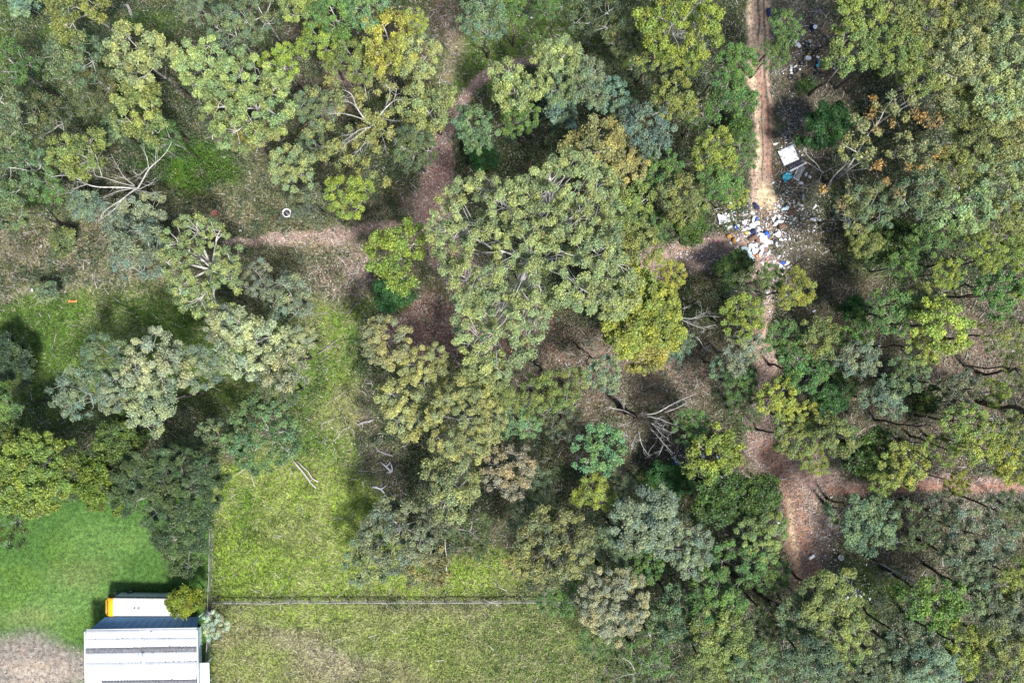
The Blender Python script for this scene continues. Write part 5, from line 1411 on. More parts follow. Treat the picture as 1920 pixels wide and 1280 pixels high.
# fences: steel panels on posts
def fence(name, label, a, b_, h, mat, mat2, pw=2.4, cap=.1, wob=.03, group=None, seed=0):
    r_ = np.random.default_rng(seed)
    a = np.array(P(*a)[:2]); b_ = np.array(P(*b_)[:2]); L = np.linalg.norm(b_ - a); d = (b_ - a) / L; ang = math.atan2(d[1], d[0])
    root = empty(name, (a[0], a[1], 0), ang, label, 'fence', group)
    n = max(1, round(L / pw)); w = L / n
    pm = MB(); pm.box((0, 0, h / 2), (.09, .09, h + .1)); pme = pm.mesh('post', mat2)
    r1 = MB()
    k_ = int(w / .15)
    V = []; F = []
    for i in range(k_ * 2 + 1):
        x_ = -w / 2 + .045 + (w - .09) * i / (k_ * 2); y_ = .018 if i % 2 else -.018
        V += [(x_, y_, .05), (x_, y_, h)]
    for i in range(k_ * 2): F.append((2 * i, 2 * i + 2, 2 * i + 3, 2 * i + 1))
    r1.add(V, F); pane = r1.mesh('fence_panel', mat)
    rl = MB(); rl.box((0, 0, h + .02), (w - .02, cap, .05)); rail = rl.mesh('top_rail', mat2)
    ys = [r_.normal(0, wob) for _ in range(n + 1)]
    for i in range(n + 1): link('post', pme, root, (w * i, ys[i], 0))
    for i in range(n):
        ang_i = math.atan2(ys[i + 1] - ys[i], w)
        link('fence_panel', pane, root, (w * (i + .5), (ys[i] + ys[i + 1]) / 2, r_.normal(0, .015)), ang_i)
        link('top_rail', rail, root, (w * (i + .5), (ys[i] + ys[i + 1]) / 2, r_.normal(0, .02)), ang_i)
    return root
def wire_fence(label, a, b_, h, seed, rr_=.045):
    r_ = np.random.default_rng(seed); a = np.array(P(*a)[:2]); b_ = np.array(P(*b_)[:2]); L = np.linalg.norm(b_ - a); d = (b_ - a) / L
    root = empty('wire_fence', (a[0], a[1], 0), math.atan2(d[1], d[0]), label, 'fence')
    n = round(L / 2.6); w = L / n; off = r_.normal(0, .04, n + 1)
    pm = MB(); pm.tube([(0, 0, -.1), (0, 0, h + .05)], .06, 6); pme = pm.mesh('post', M_WOOD)
    for i in range(n + 1): link('post', pme, root, (w * i, off[i], 0))
    for i in range(n):
        mb = MB(); mb.tube([(0, off[i], h), (w / 2, (off[i] + off[i + 1]) / 2, h - .03), (w, off[i + 1], h)], rr_, 5); mb.obj('top_rail', M_WOOD, root, loc=(w * i, 0, 0))
        mb = MB()
        for zz in (.15, .4, .65, .9):
            mb.tube([(0, off[i], zz * h), (w, off[i + 1], zz * h)], .012, 3)
        mb.obj('wire', M_GREY0, root, loc=(w * i, 0, 0))
M_GREY0 = simple('fence_wire', (.3, .3, .3), .5)
wire_fence('wire fence with grey rail running up the picture between lawn and paddock', (393, 1290), (401, 988), 1.3, 1)
wire_fence('low grey railed fence dividing the upper paddock from the lower one', (404, 1125), (1085, 1124), .95, 2, .085)

# water drum by the shed corner
M_DRUM = simple('grey_drum', (.15, .15, .18), .5, .2, 2)
x_, y_, _ = P(391.5, 1149, 1)
dr = empty('water_drum', (x_, y_, 0), 0, 'dark grey drum against the fence beside the shed', 'drum')
p = MB(); p.lathe([(.001, 0), (.36, 0), (.38, .04), (.37, .4), (.39, .44), (.37, .48), (.37, .95), (.39, .99), (.37, 1.03), (.37, 1.3), (.34, 1.34), (.32, 1.30)], n=20); p.obj('barrel', M_DRUM, dr, True)
p = MB(); p.lathe([(.33, 1.29), (.12, 1.31), (.001, 1.31)], n=20); p.obj('lid', simple('drum_lid', (.26, .26, .30), .5), dr)

# ------------------------------------------------------------------ litter and dumped things
M_BAG = simple('white_plastic', (.74, .74, .75), .5, .12, 4, dirt=(.5, .48, .47), dscale=5, damt=.25)
M_CLOTHW = simple('white_cloth', (.80, .80, .82), .9, .10, 4, dirt=(.34, .31, .32), dscale=3.5, damt=.45)
M_PALEB = simple('pale_blue_sheet', (.46, .60, .62), .5, .2, 3)
M_BLUE = simple('blue_plastic', (.02, .10, .42), .5, .25, 3)
M_CYAN = simple('cyan_tarp', (.03, .42, .58), .5, .25, 4)
M_BLACK = simple('black_plastic', (.016, .016, .022), .45, .3, 4)
M_NAVY = simple('navy_cloth', (.02, .025, .09), .85, .3, 4)
M_BROWN = simple('brown_board', (.15, .085, .06), .75, .25, 3)
M_OCHRE = simple('ochre_cushion', (.46, .25, .07), .85, .2, 4)
M_YEL = simple('yellow_plastic', (.80, .55, .02), .45, .12, 4)
M_PINK = simple('pink_cloth', (.60, .27, .30), .85, .2, 4)
M_ORG = simple('orange_plastic', (.66, .22, .06), .5, .2, 4)
M_REDB = simple('rusty_bowl', (.26, .10, .07), .7, .25, 4)
M_GREY = simple('grey_metal', (.30, .31, .32), .5, .3, 4)

def crumple_me(seed, flat=.45, mat=None, name='crumple'):
    """crumpled bag or rag, unit radius"""
    r_ = np.random.default_rng(seed); n, m = 9, 14; V = []; F = []
    ph = r_.uniform(0, 9, 3)
    for i in range(n):
        t = PI * (i + .5) / n
        for j in range(m):
            f = 2 * PI * j / m
            R = 1 + .28 * math.sin(2 * f + ph[0]) + .16 * math.sin(3 * f + ph[1] + t * 2) + r_.normal(0, .13)
            V.append((R * math.sin(t) * math.cos(f), R * math.sin(t) * math.sin(f) * .8, max(-.15, flat * math.cos(t) * (1 + r_.normal(0, .25)))))
    V += [(0, 0, flat), (0, 0, -.1)]
    for i in range(n - 1):
        for j in range(m): F.append((i * m + j, (i + 1) * m + j, (i + 1) * m + (j + 1) % m, i * m + (j + 1) % m))
    T3 = [(n * m, j, (j + 1) % m) for j in range(m)] + [(n * m + 1, (n - 1) * m + (j + 1) % m, (n - 1) * m + j) for j in range(m)]
    return mesh_np(name, V, [np.array(F), np.array(T3)], None, mat)
_cr = {}
def rag(px, py, rp, mat, label, name='plastic_bag', cat='bag', group=None, sx=1.0, rz=None, flat=.45, z=0.0, seed=None):
    i = len(_cr_all); _cr_all.append(1)
    k_ = (mat.name, (i if seed is None else seed) % 5, name, flat)
    if k_ not in _cr: _cr[k_] = crumple_me(hash_(k_), flat, mat, name)
    o = link(name, _cr[k_], None, P(px, py, z + .08), (i * 2.4) % 6.28 if rz is None else rz)
    r = rp / S * .86; o.scale = (r * sx, r, r * .8)
    return tag(o, label, cat, group)
_cr_all = []
def hash_(k_): return (k_[1] * 77 + len(k_[0]) * 13 + len(k_[2]) * 5)
def slab(px, py, w, d, h, mat, label, name, cat, rz=0, z=0, group=None, bev=.03, tilt=0):
    mb = MB(); mb.box((0, 0, h / 2), (w / S, d / S, h), 0, bev, rx=tilt)
    o = mb.obj(name, mat); o.location = P(px, py, z + .06); o.rotation_euler = (0, 0, math.radians(rz))
    return tag(o, label, cat, group)
def tyre(px, py, rp, label, group='dumped tyres', mat=None, tilt=(0, 0), rw=.34):
    root = empty('tyre', P(px, py, .05), 0, label, 'tyre', group); R = rp / S
    mb = MB(); mb.lathe([(R * .56, .06), (R * .60, 0), (R * .9, -.01), (R, .05), (R, .17), (R * .9, .22), (R * .60, .21), (R * .56, .15), (R * .56, .06)], n=20)
    c = mb.obj('casing', mat or M_TYRE, root, True); root.rotation_euler = (tilt[0], tilt[1], 0)
    mb = MB()
    for q in range(20):
        a = 2 * PI * q / 20; mb.box((R * 1.0 * math.cos(a), R * 1.0 * math.sin(a), .11), (.03, .045, .15), a)
    mb.obj('tread', mat or M_TYRE, root)
    return root
def bucket(px, py, rp, h, mat, label, name='bucket', cat='bucket', group=None, open_=True, lidmat=None, tilt=(0, 0)):
    R = rp / S; root = empty(name, P(px, py, .03), 0, label, cat, group); root.rotation_euler = (tilt[0], tilt[1], 0)
    mb = MB(); pr = [(.001, 0), (R * .8, 0), (R * .98, h), (R * 1.06, h), (R * 1.06, h + .03)]
    if open_: pr += [(R * .92, h + .03), (R * .74, .03), (.001, .03)]
    else: pr += [(R * .9, h + .045), (.001, h + .05)]
    mb.lathe(pr, n=16); mb.obj('shell', mat, root, True)
    if lidmat:
        mb = MB(); mb.lathe([(R * 1.02, h + .035), (R * 1.02, h + .07), (R * .9, h + .085), (.001, h + .09)], n=16); mb.obj('lid', lidmat, root)
    else:
        mb = MB(); mb.tube([(R * 1.05 * math.cos(a), R * 1.05 * math.sin(a), h - .02) for a in np.linspace(0, PI, 9)], .012, 4); mb.obj('handle', M_GREY, root)
    return root

# white ringed tub by the left track and things near it
x_, y_, _ = P(537.5, 399, .4)
tub = empty('fire_tub', (x_, y_, 0), 0, 'round white rimmed tub full of dark sticks standing in the grass, upper left', 'tub')
mb = MB(); mb.lathe([(.50, 0), (.58, .02), (.60, .40), (.58, .47), (.47, .47), (.45, .42), (.45, .1), (.001, .08)], n=28); mb.obj('tub_shell', simple('white_enamel', (.80, .80, .81), .4, .05), tub, True)
mb = MB(); mb.lathe([(.58, -.02), (.66, -.02), (.63, .10), (.58, .12)], n=24); mb.obj('base_shadow_ring', M_BLACK, tub, True)  # black base of the tub, with the shadow round its foot put into the colour
mb = MB(); mb.lathe([(.455, .12), (.455, .30), (.001, .26)], n=20); mb.obj('ash_bed', M_BLACK, tub)
r_ = np.random.default_rng(3); M_LOGS = simple('grey_stick', (.34, .30, .36), .8, .3, 6)
for q in range(9):
    a = q * .7; mb = MB(); c_ = r_.uniform(-.18, .18, 2)
    mb.tube([(c_[0] - .20 * math.cos(a), c_[1] - .2 * math.sin(a), .22 + q * .02), (c_[0] + .2 * math.cos(a), c_[1] + .2 * math.sin(a), .30 + q * .015)], [.05, .035], 6)
    mb.obj('stick', simple('charred_stick', (.05, .04, .06), .8, .4, 6) if q == 0 else bpy.data.materials['charred_stick'] if q % 4 else M_LOGS, tub)
bucket(515, 409, 5.5, .22, M_REDB, 'rusty brown bowl lying left of the white rimmed tub', 'rusty_bowl', 'bowl')
bucket(405, 401, 7, .25, M_REDB, 'red brown basin beside the track left of the white rimmed tub', 'rusty_basin', 'basin')
# orange thing on the grass: dropped barrier board with frayed ends
mb = MB(); mb.box((0, 0, .09), (1.15, .26, .07), .1, .02); mb.box((-.42, .1, .12), (.35, .14, .06), .8, .02); mb.box((.45, .12, .12), (.34, .10, .05), .5, .02)
tag(mb.obj('broken_orange_board', M_ORG, None, False, P(137, 565, .04)), 'broken orange plastic board lying on the grass at the left', 'board')
for i, (px, py, r, l) in enumerate([(77, 462, 3, 'small white scrap on the littered slope near the left edge'), (60, 544, 3, 'small white scrap beside the grey bush at the left'),
        (450, 432, 3.5, 'white scrap beside the left track above the leaning white limbed gum'), (996, 34, 3, 'small white scrap near the top edge right of centre')]):
    rag(px, py, r, M_BAG, l, 'white_scrap', 'scrap', None)
# big pale fallen trunk end by the leaning gum
mb = MB(); mb.tube([P(424, 505, .35), P(433, 508, .4), P(441, 511, .35)], [.14, .30, .22], 8)
tag(mb.obj('pale_stump', simple('pale_stump_wood', (.62, .60, .57), .7, .15, 4)), 'bright pale stump at the right foot of the leaning white limbed gum', 'stump')
mb = MB(); mb.tube([P(229, 9, .6), P(240, 11, .8), P(245, 24, .6), P(248, 36, .3)], [.12, .22, .22, .16], 8)
tag(mb.obj('bent_grey_log', M_WOOD, None, True), 'bent grey log with a square elbow near the top left edge', 'log')

# fallen branches and logs
M_LOG = simple('bleached_log', (.42, .385, .34), .8, .25, 4, bump=.4)
M_LOGV = simple('violet_grey_log', (.33, .28, .30), .8, .25, 4, bump=.4)
def log(name, label, paths, mat=M_LOG, group=None):
    mb = MB(); 
    for r0, r1, pts, *zz in paths:
        z_ = zz[0] if zz else .12
        q = [P(a, b_, z_ + .05 * (i % 2)) for i, (a, b_) in enumerate(pts)]
        mb.tube(q, np.linspace(r0, r1, len(q)), 6)
    return tag(mb.obj(name, mat, None, True), label, 'log' if 'log' in name else 'branch', group)
log('fallen_branch', 'left one of two long fallen limbs lying side by side in the upper paddock', [(.15, .09, [(549, 862), (557, 872), (569, 886), (578, 898), (582, 905), (593, 915)])])
log('fallen_branch', 'right one of two long fallen limbs lying side by side in the upper paddock', [(.07, .12, [(557, 863), (567, 874), (578, 884), (586, 897), (597, 903)]), (.05, .03, [(586, 897), (583, 900), (580, 903)])])
log('fallen_branch', 'crooked pale branch on the green clearing above the two fallen limbs', [(.05, .10, [(625, 827), (634, 818), (641, 808), (645, 804), (656, 800)])])
log('fallen_branch', 'short grey branch at the top of the green clearing', [(.04, .06, [(600, 799), (607, 792), (615, 789), (621, 787)]), (.04, .03, [(622, 786), (632, 782), (640, 781)])])
log('fallen_log', 'thick mossy grey log at the right side of the green clearing', [(.20, .16, [(672, 795), (682, 791), (692, 790), (699, 786)]), (.08, .05, [(674, 790), (668, 786)])], M_WOOD)
log('fallen_log', 'long split violet grey log below the green clearing', [(.12, .13, [(704, 843), (714, 846), (722, 850), (730, 852), (737, 854)]), (.06, .04, [(712, 845), (708, 842), (702, 840)])], M_LOGV)
log('splintered_log', 'splintered white log like a broken arrow below the green clearing', [(.05, .22, [(713, 865), (722, 873), (730, 880), (735, 884)]), (.09, .05, [(724, 874), (729, 870), (731, 865)]), (.07, .05, [(736, 882), (734, 872), (731, 865)]), (.10, .1, [(725, 885), (733, 885)])], M_BAG)
log('splintered_log', 'broken white and rust splinter below the arrow shaped log', [(.14, .10, [(698, 912), (708, 914), (716, 918), (721, 925)]), (.10, .06, [(712, 916), (719, 914), (725, 909)])], M_BAG)
log('fallen_branch', 'thin upright grey branch by the lower edge of the tufted trees', [(.05, .04, [(745, 888), (744, 900), (742, 908)])], M_LOGV)
log('fallen_branch', 'brown curved branch lying in the middle of the upper paddock', [(.04, .06, [(609, 940), (614, 948), (618, 955), (617, 966), (615, 976)])], M_BROWN)
log('fallen_branch', 'pale hanging branch above the horizontal fence', [(.09, .06, [(834, 1010), (835, 1030), (838, 1045), (837, 1065), (839, 1082)], .9)])
log('fallen_branch', 'grey twisted branch on the lime grass left of the two fallen limbs', [(.06, .05, [(442, 890), (452, 884), (462, 876), (470, 884), (474, 900), (477, 912)], .5)])
log('fallen_branch', 'standing white stick among leaf litter in the upper left', [(.08, .07, [(399, 224), (400, 240), (398, 262)], .5)])
log('fallen_log', 'pale log with a crossed stick below the dry patch left of centre', [(.06, .04, [(595, 664), (610, 655), (622, 644), (636, 634)]), (.05, .03, [(612, 650), (622, 654)])], M_LOGV)
log('fallen_branch', 'thin pale stick across the littered ground at the upper edge', [(.04, .03, [(868, 85), (874, 83), (882, 82)])])
log('fallen_branch', 'grey branch pile lying on the horizontal fence', [(.05, .03, [(905, 1122), (918, 1128), (934, 1126)], 1.1), (.04, .02, [(903, 1136), (922, 1130), (940, 1134)], .9)])
log('fallen_branch', 'thin black branch lying across the left edge of the long clearing', [(.05, .05, [(1398, 752), (1408, 765), (1416, 785)])], M_BROWN)
log('fallen_branch', 'pale straight branch pointing right in the right hand forest top', [(.06, .05, [(1826, 226), (1850, 224), (1872, 221)], 9)])

# mattress pieces, bed frame, tarp
sx_, sy_ = 1420, 250; q = 12.8
def Z3(x, y): return (sx_ + x / q, sy_ + y / q)
cx_, cy_ = Z3(745, 525)
mt = empty('dumped_mattress', P(cx_, cy_, .3), math.radians(24), 'stained white mattress dumped beside the dirt track', 'mattress')
W_, D_ = 31.0 / S, 30.0 / S
mb = MB(); n_ = 14; V = []; F = []
r_ = np.random.default_rng(2)
for j in range(n_ + 1):
    for i in range(n_ + 1):
        u, v = i / n_ - .5, j / n_ - .5
        e_ = 1 - max(abs(u), abs(v)) ** 8 * 200
        V.append((u * W_, v * D_, .26 * max(.0, min(1, e_)) + .03 * math.sin(i * 1.6) * math.sin(j * 1.6) + r_.normal(0, .008)))
for j in range(n_):
    for i in range(n_): a = j * (n_ + 1) + i; F.append((a, a + 1, a + n_ + 2, a + n_ + 1))
mb.add(V, F); mb.obj('mattress_top', simple('stained_ticking', (.84, .84, .86), .9, .04, 2, dirt=(.07, .065, .08), dscale=1.5, damt=.7), mt, True)
mb = MB(); mb.box((0, 0, -.08), (W_ * .985, D_ * .985, .26), 0, .07); mb.obj('mattress_side', M_PALEB, mt)
cx_, cy_ = Z3(935, 760)
so = empty('broken_sofa_base', P(cx_, cy_, .15), math.radians(27), 'torn open sofa base with white edge lying against the mattress', 'sofa')
mb = MB(); mb.box((0, .12, .1), (2.5, .78, .28), 0, .03); mb.obj('torn_seat', simple('torn_padding', (.045, .04, .06), .9, .5, 5, dirt=(.5, .48, .5), dscale=3, damt=.5), so)
mb = MB(); mb.box((0, -.36, .18), (2.55, .24, .30), 0, .05); mb.obj('front_rail', M_CLOTHW, so)
r_ = np.random.default_rng(8)
for q_ in range(9):
    mb = MB(); mb.tube([(-1 + q_ * .25, .12 + r_.normal(0, .12), .26), (-.9 + q_ * .25 + r_.normal(0, .1), .1, .4), (-.8 + q_ * .25, .2, .27)], .02, 4); mb.obj('bent_spring', M_GREY, so)
cx_, cy_ = Z3(1010, 950)
bf = empty('bed_slat_frame', P(cx_, cy_, .1), math.radians(-26), 'narrow white frame with dark slats lying below the mattress', 'bed frame')
fw, fh = .95, 2.05
for s in (-1, 1):
    mb = MB(); mb.box((s * fw / 2, 0, .08), (.10, fh, .10), 0, .015); mb.obj('side_rail', M_CLOTHW if s < 0 else M_BLACK, bf)
mb = MB(); mb.box((0, -fh / 2 + .06, .085), (fw - .11, .14, .10), 0, .015); mb.obj('end_rail', M_CLOTHW, bf)
mb = MB(); mb.box((0, 0, .01), (fw - .12, fh - .2, .03)); mb.obj('backing', M_BLACK, bf)
sl = MB(); sl.box((0, 0, 0), (fw - .14, .05, .03)); slm = sl.mesh('slat', M_CLOTHW)
for q_ in range(13): link('slat', slm, bf, (0, -fh / 2 + .25 + q_ * .14, .09), math.radians(3 * math.sin(q_)))
cx_, cy_ = Z3(705, 1040)
V = []; F = []; r_ = np.random.default_rng(5)
for j in range(9):
    for i in range(9):
        u, v = i / 8 - .5, j / 8 - .5
        V.append((u * 1.25 * (1 - .5 * v), v * .95, .12 + .09 * math.sin(i * 1.1 + j) + r_.normal(0, .03)))
for j in range(8):
    for i in range(8): a = j * 9 + i; F.append((a, a + 1, a + 10, a + 9))
me = mesh_np('blue_tarpaulin', V, np.array(F), None, M_CYAN)
tag(link('blue_tarpaulin', me, None, P(cx_, cy_, .06), math.radians(35)), 'bright cyan blue tarpaulin crumpled beside the dirt track', 'tarpaulin')
for x_, y_, r, l in [(428, 258, 4.0, 'white plastic bag just above left of the mattress'), (1135, 395, 3.2, 'small white bag right of the mattress'), (1170, 985, 3.8, 'white bag right of the slatted bed frame'),
                     (1258, 1040, 3.6, 'second white bag further right of the slatted bed frame'), (1040, 1190, 4, 'flat white rag below the slatted bed frame'), (680, 225, 2.2, 'tiny white scrap above the mattress'),
                     (375, 1180, 3, 'pale scrap at the track edge below the tarpaulin'), (1075, 520, 2.2, 'white scrap in a dark dish right of the mattress')]:
    a, b_ = Z3(x_, y_); rag(a, b_, r, M_BAG, l, sx=1.5 if 'flat' in l else 1.1)

# scattered tyres, tubs and boxes beside the upper track (crop origin 1440, 40, factor 9.14)
def Z4(x, y): return (1440 + x / 9.14, 40 + y / 9.14)
for x_, y_, r, l in [(848, 905, 5.4, 'tyre with visible centre hole, right below the blue drums'), (375, 965, 5.6, 'brownish tyre at the lower left of the scattered dump'), (622, 940, 4.6, 'tyre sunk in the green bush below the white boxes'),
                     (470, 850, 5.4, 'black tyre beside the white heap of the upper dump'), (575, 715, 5.0, 'black tyre with a white scrap inside it, left of the white box'),
                     (665, 410, 5.4, 'black tyre lying against a grey white board in the upper dump'), (662, 505, 5.2, 'greenish half buried tyre above the yellow box'), (735, 95, 3.8, 'black ring standing for the shadow above the white topped drum'),  # the ring above the drum is a dark shape in place of its shadow
                     (858, 525, 3.0, 'small black tyre right of the yellow box')]:
    a, b_ = Z4(x_, y_); tyre(a, b_, r, l, mat=None if 'greenish' not in l else simple('mossy_rubber', (.06, .075, .04), .9))
a, b_ = Z4(765, 145); bucket(a, b_, 3.9, .75, M_BLUE, 'blue drum with a white lid at the top of the upper dump', 'lidded_drum', 'drum', lidmat=M_BAG)
a, b_ = Z4(838, 718); bucket(a, b_, 2.9, .5, M_BLUE, 'upper one of two small blue drums in the upper dump', 'blue_drum', 'drum', open_=False)
a, b_ = Z4(820, 788); bucket(a, b_, 3.0, .5, M_BLUE, 'lower one of two small blue drums in the upper dump', 'blue_drum', 'drum', lidmat=M_CYAN)
a, b_ = Z4(588, 232); rag(a, b_, 3.0, M_BAG, 'white bag near the top of the upper dump')
a, b_ = Z4(665, 648); o = slab(a, b_, 10.5, 6.5, .55, M_BAG, 'white box with a darker side in the middle of the upper dump', 'white_box', 'box', -4, bev=.04)
a, b_ = Z4(692, 578); slab(a, b_, 5, 4.6, .3, M_YEL, 'bright yellow box above the white box', 'yellow_box', 'box', 40)
a, b_ = Z4(520, 412); slab(a, b_, 10, 6, .12, M_CLOTHW, 'tilted white board in the upper dump, lower of two', 'white_board', 'board', -50, tilt=.1)
a, b_ = Z4(455, 345); slab(a, b_, 8, 6, .14, M_CLOTHW, 'tilted white board in the upper dump, upper of two', 'white_board', 'board', -30, tilt=-.1)
a, b_ = Z4(710, 345); slab(a, b_, 6.5, 6, .12, M_GREY, 'grey white board behind the black tyre', 'grey_board', 'board', -10)
a, b_ = Z4(845, 622); slab(a, b_, 6, 4, .2, M_BAG, 'small white box above the blue drums', 'white_box', 'box', -25)
a, b_ = Z4(390, 770); rag(a, b_, 3, M_BAG, 'white knob of plastic above the white heap')
a, b_ = Z4(392, 825); rag(a, b_, 5, M_BAG, 'white plastic heap beside the black tyre', 'plastic_heap', 'rubbish', sx=1.0, flat=.7)
a, b_ = Z4(465, 778); slab(a, b_, 8, 2.4, .1, M_CLOTHW, 'narrow white plank beside the white heap', 'white_plank', 'plank', 40)
a, b_ = Z4(545, 822); rag(a, b_, 2.6, M_BAG, 'small white scrap right of the white heap')
a, b_ = Z4(575, 735); rag(a, b_, 2.2, M_BAG, 'white scrap lying inside a black tyre', z=.12)
a, b_ = Z4(395, 890); slab(a, b_, 5.5, 3, .12, M_CLOTHW, 'white frame piece under the white heap', 'frame_piece', 'board', -5)
a, b_ = Z4(125, 415); rag(a, b_, 2.6, M_BAG, 'white scrap showing through the gum over the track')
a, b_ = Z4(665, 1050); slab(a, b_, 3, 4.4, .12, M_ORG, 'small orange scrap below the green bush of the upper dump', 'orange_scrap', 'scrap', 10)
a, b_ = Z4(1003, 1105); slab(a, b_, 1.8, 7.4, .05, M_BAG, 'thin white stick of plastic below the upper dump', 'white_strip', 'strip', 20)
rag(1449, 181, 2.8, M_BAG, 'lone white scrap at the right edge of the dirt track')
slab(1441, 25, 7, 16, .35, M_NAVY, 'dark blue rolled cloth at the right edge of the track top', 'rolled_cloth', 'cloth', 8, bev=.1)
rag(1538, 20, 4, M_GREY, 'grey crumpled cloth near the top edge above the upper dump', 'grey_cloth', 'cloth', sx=.8)

# the rubbish dump on the track junction (crop origin 1300, 360, factor 8)
def Z2(x, y): return (1300 + x / 8, 360 + y / 8)
GD = 'white rubbish of the track junction dump'
a, b_ = Z2(455, 395)
V = []; F = []; r_ = np.random.default_rng(15)
for j in range(11):
    for i in range(11):
        u, v = i / 10 - .5, j / 10 - .5
        tear = .13 * math.sin(i * 2.1) if j == 10 else 0
        V.append((u * 1.55 + v * .1, v * 1.35 + tear, .20 + .10 * math.sin(i * .9 + j * .5) + r_.normal(0, .02)))
for j in range(10):
    for i in range(10):
        if (i, j) in ((2, 9), (3, 9), (3, 8), (6, 9), (8, 9), (8, 8), (9, 9), (5, 6), (9, 8)): continue
        a_ = j * 11 + i; F.append((a_, a_ + 1, a_ + 12, a_ + 11))
tag(link('torn_white_panel', mesh_np('torn_white_panel', V, np.array(F), None, simple('torn_panel', (.76, .76, .78), .8, .1, 3, dirt=(.12, .12, .12), dscale=2.2, damt=.8)), None, P(a, b_, .1), math.radians(14)),
    'large torn white panel at the upper left of the rubbish dump', 'panel')
